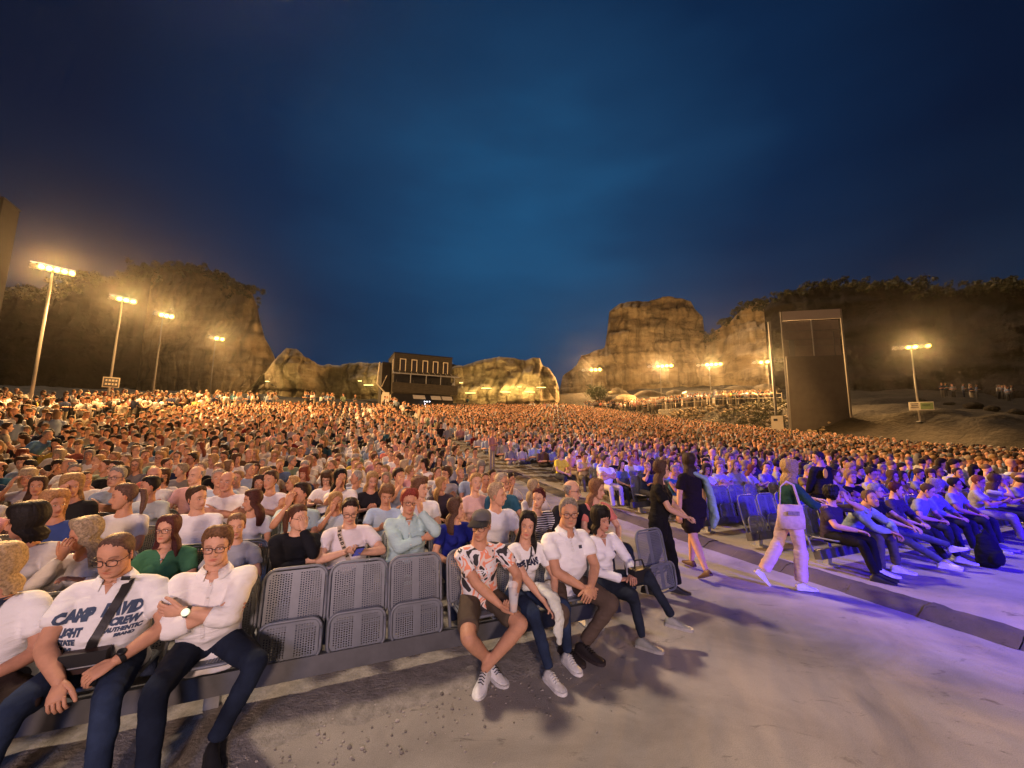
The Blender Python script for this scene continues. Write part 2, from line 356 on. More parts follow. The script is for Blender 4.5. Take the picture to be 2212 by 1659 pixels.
# kerb: rough stones in a line
kb = empty('kerb', (*RS(KR + .15, 6), 0)); tag(kb, 'long rough stone kerb between the open ground and the far paving', None, None, 'structure')
s_ = -3.0; ki = 0
while s_ < 14:
    L = rnd.uniform(.5, .8); n1, n2 = 9, 7
    u_ = np.linspace(0, 1, n1)[:, None] * L; th = np.linspace(0, 1, n2)[None, :]
    prof_r = np.interp(th, [0, .12, .3, .7, .88, 1], [-.14, -.03, .03, .25, .30, .30]) + 0 * u_; prof_z = np.interp(th, [0, .12, .3, .7, .88, 1], [-.01, .03, .085, .09, .06, -.03]) + 0 * u_
    rr_ = KR + prof_r; sv = s_ + u_ + 0 * th
    nn = fbm(np.stack([rr_ * 9, sv * 9, prof_z * 9], -1), 3, 3) * .014
    x_, y_ = rr_ * CR - sv * SR + nn, rr_ * SR + sv * CR
    z_ = gs(sv) + prof_z + nn + rnd.uniform(-.008, .008)
    obj('kerb_stone', grid_mesh('kerb_stone', np.stack([x_, y_, z_], -1)), M['kerb'], kb).matrix_parent_inverse = Matrix.Translation(-Vector(kb.location))
    s_ += L + .004; ki += 1

# ------------------------------------------------------------------ cliffs
def rs_pts(pts, n):
    pts = np.array(pts, float); d = np.r_[0, np.cumsum(np.abs(np.diff(pts[:, 0])) + .15 * np.abs(np.diff(pts[:, 1])))]
    t = np.linspace(0, d[-1], n); return np.stack([np.interp(t, d, pts[:, k]) for k in range(pts.shape[1])], 1)
VEG = []
def cliff(name, label, pts, material, n=220, rows=56, lean=.12, thick=22, amp=1.0, seed=0, sil=2.0, veg=None, block=1.0, drop=5):
    Q = rs_pts(pts, n); P = np.zeros((rows + 8, n, 3))
    for j in range(n):
        px, py, d = Q[j]
        py = py - sil * fbm(np.array([[px * .045, seed, 0]]), 4, seed)[0]
        a = at(px, py, d); zb = G(a[0], a[1]) - drop; zt = max(a[2], zb + 1)
        hd = unit([a[0], a[1], 0])
        for i in range(rows):
            t = (i / (rows - 1)) ** .9; z = zb + (zt - zb) * t
            P[i, j] = (a[0], a[1], z) + hd * (lean * (z - zt))
        for i in range(8):
            q = (i + 1) / 8; P[rows + i, j] = (a[0], a[1], zt - (zt - zb) * .55 * q ** 2.2) + hd * thick * q
    H = np.stack([P[..., 0] * .12, P[..., 1] * .12, P[..., 2] * .35], -1)
    f1 = fbm(H, 5, seed + 1); f2 = fbm(np.stack([P[..., 0] * .05, P[..., 1] * .05, P[..., 2] * .12], -1), 3, seed + 9)
    cell = np.floor(P[..., 0] * .22 + f2 * .6); cz = np.floor(P[..., 2] * .34 + .25 * f2)
    bl = vhash(cell, cz, np.zeros_like(cell), seed + 3)
    fis = -np.exp(-((P[..., 0] * .22 + f2 * .6 - cell - .5) / .08) ** 2)
    off = amp * (.8 * f1 + 1.2 * f2 + block * .8 * bl + block * .7 * fis * 0.6)
    taper = np.ones(rows + 8); taper[:rows] = np.minimum(1, (rows - 1 - np.arange(rows)) / 5 + .25); taper[rows:] = .3
    dirv = P.copy(); dirv[..., 2] = 0; dirv /= np.linalg.norm(dirv, axis=-1, keepdims=True) + 1e-9
    P -= dirv * (off * taper[:, None])[..., None]
    o = obj(name, grid_mesh(name, P), material); tag(o, label, None, None, 'structure')
    if veg: VEG.append((P[rows - 2:rows + 2, :int(n * veg[2])], veg, seed))
    return o
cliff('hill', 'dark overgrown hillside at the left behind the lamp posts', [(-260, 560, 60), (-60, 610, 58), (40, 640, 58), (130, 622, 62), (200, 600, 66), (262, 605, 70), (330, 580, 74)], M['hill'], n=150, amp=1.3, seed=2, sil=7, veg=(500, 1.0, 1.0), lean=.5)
cliff('cliff', 'tall dark quarry cliff with scrub on top at the left', [(215, 640, 88), (300, 592, 84), (345, 576, 80), (385, 572, 78), (425, 584, 76), (468, 588, 75), (500, 612, 74), (545, 634, 73), (556, 660, 73), (562, 690, 74), (572, 730, 74), (590, 762, 75), (604, 800, 77)], M['rock'], n=260, rows=80, seed=5, sil=3, veg=(420, .75, .82), lean=.12, amp=1.5, thick=12)
cliff('ridge', 'peaked pale rock ridge left of the dark building', [(515, 862, 64), (545, 830, 65), (575, 800, 66), (600, 768, 67), (618, 752, 67), (640, 755, 68), (658, 768, 68), (690, 787, 70), (720, 790, 72), (760, 787, 72), (800, 784, 72), (835, 784, 72), (862, 790, 72)], M['rockpale'], seed=8, sil=3, lean=.45, amp=1.7, n=300, rows=64, block=.7)
cliff('rear_ridge', 'low rock ridge behind the dark building', [(800, 800, 88), (880, 792, 88), (940, 795, 88), (985, 790, 88), (1040, 800, 88)], M['rock'], n=80, seed=9, sil=3)
cliff('rock_wall', 'broad sandstone wall with yellow floodlights right of the building', [(972, 800, 80), (990, 790, 80), (1015, 787, 80), (1040, 776, 80), (1068, 770, 80), (1110, 773, 80), (1135, 781, 80), (1150, 774, 80), (1166, 775, 80), (1172, 790, 81), (1188, 797, 81), (1200, 815, 81), (1207, 838, 82), (1209, 866, 83)], M['rockpale'], seed=13, sil=2, lean=.3, amp=1.5, n=300, rows=64, block=.7)
cliff('low_rock', 'low broken rock at the foot of the butte', [(1196, 868, 96), (1210, 852, 96), (1222, 850, 96), (1240, 862, 96), (1270, 866, 96)], M['rockpale'], n=60, rows=24, seed=15, sil=1.5, amp=.4)
cliff('butte', 'tall square sandstone butte behind the right hand lamp posts', [(1206, 850, 112), (1216, 812, 110), (1232, 800, 108), (1245, 790, 107), (1256, 768, 106), (1290, 757, 104), (1306, 750, 104), (1311, 720, 103), (1316, 672, 102), (1340, 655, 100), (1362, 650, 99), (1400, 649, 98), (1432, 640, 98), (1470, 643, 98), (1492, 650, 98), (1503, 668, 98), (1518, 684, 98), (1522, 720, 99), (1524, 790, 100)], M['rock'], n=280, rows=80, seed=21, sil=1.6, lean=.06, amp=1.1, block=1.3)
cliff('far_cliff', 'sloping quarry cliff between the butte and the tall screen', [(1500, 800, 100), (1520, 735, 99), (1545, 712, 97), (1580, 690, 94), (1612, 664, 91), (1640, 652, 89), (1668, 656, 86), (1700, 645, 84), (1750, 632, 82)], M['rock'], seed=24, sil=3, veg=(300, .8, .9), lean=.3, amp=1.1)
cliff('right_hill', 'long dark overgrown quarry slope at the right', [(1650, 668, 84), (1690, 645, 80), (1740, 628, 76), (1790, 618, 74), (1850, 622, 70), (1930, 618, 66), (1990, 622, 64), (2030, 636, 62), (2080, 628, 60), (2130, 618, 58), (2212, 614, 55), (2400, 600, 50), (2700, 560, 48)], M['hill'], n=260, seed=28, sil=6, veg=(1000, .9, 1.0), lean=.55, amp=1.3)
# boulders and low ledges at the foot of the butte and along the terrace
def boulder(name, c, r, seed, material, parent=None, col=(.30, .235, .15)):
    mb = MB(); mb.ball((0, 0, 0), r, 18, 12, col=col); m = mb.mesh(name, True, True); P = mv(m)
    k = 1 + .28 * fbm(P / max(r) * 1.6 + seed, 3, seed); P = P * k[:, None]; m.vertices.foreach_set('co', P.astype(np.float32).ravel()); m.update()
    return obj(name, m, material, parent, loc=c)
for k, (px, py, d, w, h) in enumerate([(1128, 842, 78, 6, 3.2), (1350, 858, 70, 4, 1.8), (1405, 850, 74, 6, 2.6), (1462, 848, 74, 5, 2.2), (1330, 848, 84, 6, 4), (1600, 838, 72, 6, 2.2), (1655, 835, 70, 5, 2.5), (1215, 866, 90, 3, 2.4), (1248, 872, 84, 3.4, 1.8)]):
    p = at(px, py, d); tag(boulder('boulder', (p[0], p[1], p[2] - h * .3), (w * .5, 1.6, h * .5), k + 3, M['rockpale']), 'weathered sandstone block ' + ['before the floodlit rock wall', 'at the foot of the butte above the terrace crowd, left one', 'behind the lamp post at the middle of the butte', 'left of the lit kiosk', 'beside the green bush, large and yellow lit', 'behind the people right of the kiosk', 'close to the lamp post left of the screen', 'in the gap between rock wall and butte', 'low beside the green bush'][k], 'boulder', 'sandstone blocks below the cliffs')
for k, (px, py, d, w) in enumerate([(2100, 862, 38, 1.2), (2142, 880, 36, 1.0), (2195, 888, 33, 1.0), (2052, 872, 40, .8), (1985, 868, 44, .9)]):
    p = at(px, py, d); tag(boulder('boulder', (p[0], p[1], G(p[0], p[1]) + .1), (w * .7, w * .45, w * .28), k + 40, M['hill']), ['flat pale boulder right of the banner post', 'rounded boulder below the flat pale one on the dark slope', 'boulder cut by the right edge on the dark slope', 'boulder close to the banner on the dark slope', 'small pale boulder between the screen and the banner'][k], 'boulder', 'boulders on the dark slope')
# rubble bank between the crowd and the terrace
mb = MB(); K = 1500
for k in range(K):
    t = rnd.random() ** .8; i = rnd.choice((0, 1, 1, 1)); a, b = EMB[i], EMB[i + 1]; x = a[0] + (b[0] - a[0]) * t; y = a[1] + (b[1] - a[1]) * t
    nx, ny = unit([-(b[1] - a[1]), b[0] - a[0], 0])[:2]; dd = rnd.uniform(0, 7.5); x += nx * dd; y += ny * dd
    r = rnd.uniform(.10, .30); q = rnd.uniform(.7, 1.3)
    mb.ball((x, y, G(x, y) + r * .2), (r, r * q, r * .6), 6, 4, col=np.array((.30, .24, .16)) * rnd.uniform(.6, 1.2))
o = obj('rubble', mb.mesh('rubble', False, True), M['stone']); tag(o, 'bank of loose pale rubble between the crowd and the terrace', None, None, 'stuff')
# scrub on the cliff tops and slopes
def leaves(centres, radii, per, size, cols, seed):
    g = np.random.default_rng(seed); Nn = len(centres); T = np.repeat(np.arange(Nn), per)
    d = g.normal(size=(len(T), 3)); d /= np.linalg.norm(d, axis=1, keepdims=True); rad = g.random(len(T)) ** .45
    c = centres[T] + d * rad[:, None] * radii[T][:, None] * np.array([1, 1, .75]); c[:, 2] += radii[T] * .3
    a = g.normal(size=(len(T), 3)); a /= np.linalg.norm(a, axis=1, keepdims=True); b = np.cross(a, d); b /= np.linalg.norm(b, axis=1, keepdims=True) + 1e-6
    sz = size[T] * g.uniform(.6, 1.4, len(T))
    V = np.stack([c - a * sz[:, None], c + b * sz[:, None] * .5, c + a * sz[:, None], c - b * sz[:, None] * .5], 1).reshape(-1, 3)
    Cc = cols[g.integers(0, len(cols), len(T))] * g.uniform(.7, 1.3, (len(T), 1)); return V, np.repeat(Cc, 4, 0)
def quads_obj(name, V, C, material):
    n = len(V) // 4; m = bpy.data.meshes.new(name); m.vertices.add(len(V)); m.vertices.foreach_set('co', V.astype(np.float32).ravel())
    m.loops.add(len(V)); m.loops.foreach_set('vertex_index', np.arange(len(V), dtype=np.int32)); m.polygons.add(n); m.polygons.foreach_set('loop_start', np.arange(0, len(V), 4, dtype=np.int32))
    a = m.color_attributes.new('tint', 'FLOAT_COLOR', 'POINT'); CC = np.ones((len(V), 4), np.float32); CC[:, :3] = C; a.data.foreach_set('color', CC.ravel()); m.update(calc_edges=True); m.validate()
    return obj(name, m, material)
LEAFC = np.array([(.045, .05, .022), (.06, .06, .028), (.075, .065, .03), (.04, .042, .02)])
for P, (cnt, size, _q), seed in VEG:
    F = P.reshape(-1, 3); g = np.random.default_rng(seed); cidx = g.integers(0, len(F), cnt); Cn = F[cidx] + g.normal(size=(cnt, 3)) * (1.2, 1.2, .3)
    V, C = leaves(Cn, g.uniform(.4, 1.0, cnt) * size, 34, np.full(cnt, .26), LEAFC, seed)
    tag(quads_obj('scrub', V, C, M['leaf']), 'dark scrub growing along the cliff top', None, None, 'stuff')
cnt = 260; Cn = []
for k in range(cnt):
    px = rnd.uniform(1470, 1700); d = rnd.uniform(42, 50); p = at(px, 880, d); Cn.append((p[0], p[1], G(p[0], p[1]) + .1))
V, C = leaves(np.array(Cn), np.full(cnt, .55), 34, np.full(cnt, .11), LEAFC * 1.2, 77); tag(quads_obj('undergrowth', V, C, M['leaf']), 'dark green weeds on the bank below the terrace railing', None, None, 'stuff')
def shrub(label, x, y, r, h, seed, col):
    t = empty('bush', (x, y, G(x, y))); tag(t, label, 'bush')
    mb = MB()
    for k in range(7):
        a = k * .9; mb.tube([(0, 0, 0), (math.cos(a) * r * .3, math.sin(a) * r * .3, h * .4), (math.cos(a) * r * .6, math.sin(a) * r * .6, h * .8)], [.06, .04, .015], n=6)
    obj('stem', mb.mesh('stem'), mat('bark', (.08, .06, .04), .9, noise=(6, .3)), t)
    g = np.random.default_rng(seed); n = 46; cc = np.stack([g.uniform(-r, r, n) * .8, g.uniform(-r, r, n) * .6, g.uniform(.15, .9, n) * h], 1)
    V, C = leaves(cc, np.full(n, r * .33), 90, np.full(n, .12), np.array(col), seed); q = quads_obj('foliage', V, C, M['leaf']); q.parent = t; q['kind'] = 'stuff'
p = at(1290, 868, 78); shrub('green bush in the floodlight left of the terrace crowd', p[0], p[1], 2.4, 3.4, 3, [(.06, .09, .03), (.08, .10, .035), (.05, .075, .025)])
p = at(1932, 948, 30); shrub('small dark shrub on the edge of the bank below the lamp post', p[0], p[1], .45, .9, 5, [(.03, .035, .018), (.04, .04, .02)])

# ------------------------------------------------------------------ building
def stdmat(name, c, **k): return mat(name, c, **k)
M['board'] = mat('dark_boarding', (.045, .040, .034), .8, noise=(3, .25), bump=(5, .2, .02))
M['pale'] = mat('pale_frame', (.62, .56, .45), .6, noise=(4, .1)); M['pane'] = mat('dark_glass', (.05, .045, .05), .12, spec=.6)
M['awning'] = mat('grey_awning', (.36, .36, .42), .8, noise=(3, .12)); M['white'] = mat('white_board', (.66, .63, .55), .6, noise=(3, .08))
bl0 = at(845, 880, 50); br0 = at(975, 880, 53.4)
bx = unit([br0[0] - bl0[0], br0[1] - bl0[1], 0]); ang = math.atan2(bx[1], bx[0]); BZ = 4.75
BT = at(845, 762, 50)[2] - BZ
bld = empty('building', (bl0[0], bl0[1], BZ), ang); tag(bld, 'dark boarded control building with five tall framed windows at the back', 'building')
BWd = math.hypot(br0[0] - bl0[0], br0[1] - bl0[1]); Zc = BT - 2.75; Zt = BT - 4.15; Zb = BT - 5.35
def part(name, mb, m, par, smooth=False): return obj(name, mb.mesh(name, smooth), m, par)
# upper storey as boards
for k in range(11):
    z = Zc + .02 + (BT - Zc) * (k + .5) / 11; part('board', MB().box((BWd / 2, 3, z), (BWd - .2, 6, (BT - Zc) / 11 - .02)), M['board'], bld)
part('core', MB().box((BWd / 2, 3.05, (BT - .1) / 2), (BWd - .3, 5.9, BT - .3)), M['board'], bld)
part('parapet', MB().box((BWd / 2, 3, BT + .06), (BWd - .05, 6.2, .12)), M['black'], bld)
for k, x in enumerate([(530, 660), (775, 900), (1015, 1135), (1245, 1365), (1475, 1590)]):
    a = (x[0] - 400) / 1300 * BWd; b = (x[1] - 400) / 1300 * BWd; z1 = BT - .68; z0 = BT - 2.3
    w = part('window', MB().box(((a + b) / 2, -.02, z1 - .05), (b - a, .14, .1)).box((a + .05, -.02, (z0 + z1 - .1) / 2), (.1, .14, z1 - .1 - z0)).box((b - .05, -.02, (z0 + z1 - .1) / 2), (.1, .14, z1 - .1 - z0)), M['pale'], bld)
    part('pane', MB().box(((a + b) / 2, .02, (z0 + z1 - .1) / 2), (b - a - .2, .06, z1 - .1 - z0)), M['pane'], w)
part('corner_strip', MB().box((-.06, .0, BT - 1.6), (.09, .1, 1.5)), M['pale'], bld)
cn = part('canopy', MB().box((BWd / 2 + .25, -1.25, Zc - .12), (BWd + .9, .09, .1)).box((BWd / 2 + .2, -.6, Zc + .08), (BWd + .6, 1.25, .03), M=[[1, 0, 0], [0, .985, -.17], [0, .17, .985]]), M['steel'], bld)
for k in range(12):
    x = -.1 + (BWd + .6) * k / 11; part('strut', MB().tube([(x, -.02, Zc + .5), (x + .05, -1.22, Zc - .1)], .03, n=6, cap=0), M['steel'], cn)
part('balcony_floor', MB().box((BWd / 2 + .1, -.7, Zt - .02), (BWd + .5, 1.4, .16)), M['board'], bld)
for k in range(6): part('board', MB().box((BWd / 2 + .1, -1.42, Zb + (Zt - Zb + .1) * (k + .5) / 6), (BWd + .6, .08, (Zt - Zb + .1) / 6 - .015)), M['board'], bld)
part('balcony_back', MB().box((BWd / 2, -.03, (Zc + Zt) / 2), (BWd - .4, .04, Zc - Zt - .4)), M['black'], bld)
for x in (735, 1065, 1380, 1690):
    part('post', MB().box(((x - 400) / 1300 * BWd, -1.3, (Zc + Zt) / 2 - .05), (.09, .09, Zc - Zt - .18)), M['steel'], bld)
for x in (500, 860, 1250, 1600): part('projector', MB().box(((x - 400) / 1300 * BWd, -.9, Zt + .35), (.55, .4, .32)), M['black'], bld)
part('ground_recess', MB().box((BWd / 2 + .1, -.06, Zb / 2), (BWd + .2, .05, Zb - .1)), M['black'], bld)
for a, b, c in ((800, 1050, 0), (1180, 1390, 0), (1420, 1640, 0)):
    x0, x1 = (a - 400) / 1300 * BWd, (b - 400) / 1300 * BWd
    part('awning', MB().box(((x0 + x1) / 2, -1.5, Zb - .5), (x1 - x0, .9, .05), M=[[1, 0, 0], [0, .8, -.6], [0, .6, .8]]), M['awning'], bld)
M['barlight'] = mat('bar_lamp', (.8, .8, .8), .4, emit=((.85, .85, 1.0), 6))
part('bar_lamp', MB().ball((4.1, -1.0, Zb - 1.0), .07).ball((4.4, -1.0, Zb - 1.0), .07).ball((4.75, -1.0, Zb - .98), .07).box((4.15, -1.2, Zb - 1.75), (.16, .1, .9)), M['barlight'], bld)
dp = part('downpipe', MB().tube([(-1.55, 1.5, BT - 1.2), (-1.85, .3, Zt - .1), (-.75, -.2, Zb - .2), (-.7, -.2, Zb - 1.2)], .1, n=8), M['pale'], bld)
part('side_wall', MB().box((-.55, 4.2, (BT - .9) / 2), (1.1, 3.4, BT - .9)), M['board'], bld)
part('side_brace', MB().tube([(-.6, 1.2, Zc - .2), (-1.2, 1.1, Zt - .3)], .06, n=6), M['pale'], bld)
nb = empty('notice_board', (*at(833, 855, 47)[:2], 0)); nb.location.z = at(833, 868, 47)[2]; tag(nb, 'plain white board on posts left of the dark building', 'board')
part('panel', MB().box((0, 0, .6), (.85, .06, 1.15)), M['white'], nb)
for x in (-.5, .55): part('post', MB().box((x, .1, -.6), (.1, .1, 3.0)), M['pale'], nb)

# ------------------------------------------------------------------ floodlit fixtures on the rocks
FL = ['peaked ridge, far left of the dark building', 'ledge left of the building, the small upper one', 'ledge left of the building, the wide lower one', 'rock wall just right of the building, small and round', 'rock wall, the leftmost of its wide lower ones',
      'rock wall, second wide one right of the building', 'rock wall, third wide one right of the building', 'rock wall under the brightest lit patch', 'rock wall, the rightmost and highest', 'rock wall, the small one in the brightest lit patch']
for k, (px, py, d, w, pw) in enumerate([(577, 824, 61, .5, 1500), (777, 823, 64, .5, 700), (796, 832, 64, 1.5, 1300), (996, 827, 68, .6, 900), (1016, 849, 73, 1.9, 1100), (1051, 839, 74, 1.9, 1100), (1092, 847, 74, 1.9, 1200), (1144, 847, 74, 2.0, 1800), (1169, 837, 74, 1.7, 1000), (1122, 836, 73.5, .8, 1500)]):
    p = at(px, py, d); t = empty('flood_fixture', tuple(p)); tag(t, 'yellow floodlight trough on the ' + FL[k], 'floodlight', 'yellow floodlights on the rock wall')
    part('housing', MB().box((0, .0, -.12), (w + .1, .4, .12)), M['darkmetal'], t)
    part('tube_lamp', MB().box((0, 0, 0), (w, .22, .1)), M['lenswarm'], t)
    part('bracket', MB().tube([(0, .1, -.1), (0, 2.6, -.6)], .05, n=6), M['darkmetal'], t)
    lamp('POINT', 'floodlight', tuple(p + (0, .5, .7)), pw * .33, (1.0, .66, .20), size=.25)

# ------------------------------------------------------------------ lamp posts
def flood_post(label, px_top, py_top, d, px_base, rot, n, lit, power, width=2.4, color=(1.0, .52, .17), tgt=None):
    power *= 3.7; LS = 1.0 + max(0, d - 25) * .026
    top = at(px_top, py_top, d); b = np.array([top[0], top[1], G(top[0], top[1]) - .3]); H = top[2] - b[2]
    t = empty('lamp_post', tuple(b)); tag(t, label, 'lamp post', 'floodlight masts around the audience')
    part('mast', MB().tube([(0, 0, 0), (0, 0, H * .5), (0, 0, H)], [.075, .06, .045], n=12, cap=.1), M['mast'], t, True)
    part('base_plate', MB().box((0, 0, .32), (.5, .5, .06)), M['steel'], t)
    c, s = math.cos(rot), math.sin(rot); Mx = np.array([[c, -s, 0], [s, c, 0], [0, 0, 1]])
    part('crossbar', MB().box((0, 0, H), (width, .09, .09), M=Mx), M['steel'], t)
    for k in range(n):
        x = -width / 2 + width * (k + .5) / n; cpos = Mx @ np.array([x, -.12, 0]) + (0, 0, H + .12)
        tilt = R_(38); Rx = np.array([[1, 0, 0], [0, math.cos(tilt), -math.sin(tilt)], [0, math.sin(tilt), math.cos(tilt)]])
        MM = Mx @ Rx; h = part('floodlight', MB().box(cpos, (min(.30 * LS, .9 * width / n), .16, .28 * LS), M=MM).box(cpos + Mx @ np.array([0, .1, -.14]), (.06, .12, .2), M=Mx), M['darkmetal'], t)
        part('lens', MB().ball(cpos + MM @ np.array([0, -.10, 0]), (min(.15 * LS, .46 * width / n), .07, .14 * LS), 12, 8, M=MM), M['lens'] if k in lit else M['lensoff'], h)
    w = Mx @ np.array([0, -1.1, 0])
    L = lamp('SPOT', 'mast_lamp', tuple(b + w + (0, 0, H - .05)), power, color, tgt if tgt is not None else tuple(b + w * 8 + (0, 0, 0)), .45, 165, .6)
    return t, b, H
M['mast'] = mat('galvanised_mast', (.30, .285, .265), .5, metal=.2, noise=(2, .12))
C0 = (-6, 26, 2); C1 = (14, 42, 3)
L1 = flood_post('tallest lamp post, nearest at the left edge beside the tower', 114, 586, 19.7, 70, R_(50), 6, {1, 2, 3, 4, 5}, 5200, 1.6, tgt=(-9, 15, 0))
L2 = flood_post('lamp post at the left carrying a small square sign', 264, 650, 25, 232, R_(52), 4, {2, 3, 1}, 6500, 1.35, tgt=(-8, 22, 1))
L3 = flood_post('third lamp post from the left, in front of the dark cliff', 352, 683, 32.5, 330, R_(58), 4, {1, 2, 3}, 7500, 1.4, tgt=(-8, 28, 2))
L4 = flood_post('fourth lamp post, small and far, left of the pale ridge', 466, 732, 48, 452, R_(60), 3, {1, 2}, 9000, 1.9, tgt=(-8, 36, 3))
R1 = flood_post('small lamp post above the green bush', 1278, 800, 86, 1282, R_(-20), 5, {2, 3, 4}, 12000, 4.6, tgt=(6, 56, 5))
R2 = flood_post('lamp post before the middle of the butte', 1426, 792, 68, 1434, R_(-20), 6, {2, 3, 5, 4}, 13000, 4.4, tgt=(8, 48, 4))
R3 = flood_post('lamp post beside the lit kiosk', 1532, 789, 64, 1538, R_(-25), 6, {2, 3, 5, 4}, 13000, 4.0, tgt=(12, 40, 3))
R4 = flood_post('lamp post just left of the tall screen', 1658, 783, 52, 1680, R_(-30), 5, {1, 2}, 9000, 3.8, tgt=(14, 32, 2))
R5 = flood_post('lamp post at the far right carrying a banner', 1968, 752, 34, 1997, R_(-30), 6, {2, 3, 5}, 5500, 2.5, tgt=(15, 22, 1))
# unseen point lamps, added so the cliffs behind the masts catch some light
for (px, py, d, pw) in ((1430, 800, 80, 5600), (1535, 795, 78, 5600), (1285, 800, 92, 2600), (1965, 775, 42, 60), (500, 800, 62, 3200), (1660, 790, 62, 1500), (350, 705, 42, 100)):
    p = at(px, py, d); lamp('POINT', 'added_cliff_lamp', tuple(p), pw, (1.0, .58, .22), size=.6)
def txt_mesh(text, size, bold=0):
    c = bpy.data.curves.new('t', 'FONT'); c.body = text; c.size = size; c.align_x = 'CENTER'; c.align_y = 'CENTER'; c.resolution_u = 2; c.offset = bold
    o = bpy.data.objects.new('t', c); COL.objects.link(o); dg = bpy.context.evaluated_depsgraph_get()
    m = bpy.data.meshes.new_from_object(o.evaluated_get(dg)); bpy.data.objects.remove(o); return m
def txt(name, text, size, loc, rot, material, parent, bold=0, color=None):
    m = txt_mesh(text, size, bold); o = obj(name, m, material, parent, color); o.location = loc; o.rotation_euler = rot; return o
def face_cam(x, y): return math.atan2(-x, y)
# sign on second post
p = at(240, 826, 24.8); sg = empty('sign', tuple(p), face_cam(p[0], p[1])); tag(sg, 'small square dark sign with pale border on the second lamp post', 'sign')
part('panel', MB().box((0, 0, 0), (.78, .04, .66)), M['pale'], sg); part('face', MB().box((0, -.03, 0), (.68, .02, .56)), M['darkmetal'], sg)
for i in range(4):
    for j in range(2): part('pictogram', MB().box((-.22 + .15 * i, -.045, .12 - .24 * j), (.08 + .02 * ((i + j) % 3), .01, .12)), M['pale'], sg)
# banner on the right post
p = at(1990, 877, 33.6); bn = empty('banner', tuple(p), face_cam(p[0], p[1]) * .7); tag(bn, 'pale green and white banner tied to the far right lamp post', 'banner')
part('panel', MB().box((0, 0, 0), (1.55, .04, .72)), M['white'], bn)
M['green'] = mat('printed_green', (.20, .30, .14), .7); M['ink'] = mat('dark_ink', (.035, .04, .06), .7)
part('green_field', MB().box((.34, -.03, 0), (.78, .015, .58)), M['green'], bn)
part('print_line', MB().box((-.42, -.03, .2), (.5, .012, .06)).box((-.42, -.03, .05), (.42, .012, .05)).box((-.42, -.03, -.1), (.52, .012, .05)).box((.3, -.042, .08), (.5, .01, .06)), M['ink'], bn)
# white sign board beside the screen
p = at(1680, 925, 37.0); wb = empty('sign_board', (p[0], p[1], G(p[0], p[1]) - .2), face_cam(p[0], p[1])); tag(wb, 'tall plain white sign board standing left of the tall screen', 'sign')
part('panel', MB().box((0, 0, 1.5), (.95, .12, 2.5)), M['white'], wb); part('emblem', MB().box((-.12, -.07, 2.35), (.32, .02, .22)), M['ink'], wb); part('post', MB().box((-.3, .12, .6), (.08, .08, 1.6)).box((.3, .12, .6), (.08, .08, 1.6)), M['steel'], wb)

# ------------------------------------------------------------------ tall screen
sl = at(1707, 928, 40); sr_ = at(1838, 892, 38.8); STOP = at(1700, 674, 40)[2]
ax = unit([sr_[0] - sl[0], sr_[1] - sl[1], 0]); an = math.atan2(ax[1], ax[0]); SW = math.hypot(sr_[0] - sl[0], sr_[1] - sl[1])
zb = min(G(*sl[:2]), G(*sr_[:2])) - .3
scn = empty('screen', (sl[0], sl[1], zb), an); tag(scn, 'tall unlit screen on a steel frame at the right', 'screen'); HH = STOP - zb
M['post'] = mat('painted_post', (.12, .11, .105), .7, noise=(3, .2)); M['screen'] = mat('unlit_screen', (.055, .048, .046), .6, spec=.2, noise=(1.5, .2)); M['mesh'] = mat('screen_mesh', (.12, .105, .105), .8, noise=(2, .15)); M['header'] = mat('screen_header', (.26, .23, .24), .7)
part('panel', MB().box((SW / 2, .1, HH * .34), (SW - .3, .3, HH * .60)), M['screen'], scn)
part('backing_mesh', MB().box((SW / 2, .25, HH * .78), (SW - .3, .04, HH * .28)), M['mesh'], scn)
part('header', MB().box((SW / 2, .0, HH - .50), (SW - .2, .2, 1.0)), M['header'], scn)
for x in (0, SW): part('post', MB().box((x, 0, HH / 2), (.15, .15, HH)), M['post'], scn)
part('post', MB().box((-.55, 1.6, HH / 2 - .3), (.22, .22, HH - .6)), M['darkmetal'], scn)
for z in (.64, .72, .77, .84): part('rail', MB().box((SW / 2, .02, HH * z), (SW - .4, .07, .05)), M['darkmetal'], scn)
part('mullion', MB().box((SW * .5, .0, HH * .79), (.08, .07, HH * .34)), M['steel'], scn); part('mullion', MB().box((SW * .85, .02, HH * .72), (.07, .06, HH * .22)), M['darkmetal'], scn); part('mullion', MB().box((SW * .14, .02, HH * .70), (.5, .04, HH * .14)), M['darkmetal'], scn)
# tower at the left edge
tb = at(-46, 640, 26); zb = G(tb[0], tb[1]); TH = at(-10, 436, 26)[2] - zb
tw = empty('speaker_tower', (tb[0], tb[1], zb), R_(30)); tag(tw, 'tall dark speaker tower with pale legs cut off by the left edge', 'tower')
part('cover', MB().box((-.5, 0, TH - 4.2), (2.4, 1.9, 8.4)), M['header2'] if 'header2' in M else mat('dark_cover', (.012, .010, .009), .8, noise=(2, .3)), tw)
part('cover_roof', MB().box((-.5, 0, TH + .04), (2.5, 2.0, .08)), M['black'], tw)
for (x, y) in ((.75, -.9), (.2, -1.0), (-1.3, -.9), (-1.4, .8), (.7, .8)): part('leg', MB().box((x, y, (TH - 8.4) / 2), (.14, .14, TH - 8.4)), M['mast'], tw)
for k in range(7):
    z = .6 + k * (TH - 8.6) / 7; part('rung', MB().box((-.28, -.9, z), (2.0, .07, .07)), M['darkmetal'], tw); part('brace', MB().tube([(-1.3, -.88, z), (.7, -.88, z + .8)], .035, n=6), M['darkmetal'], tw)

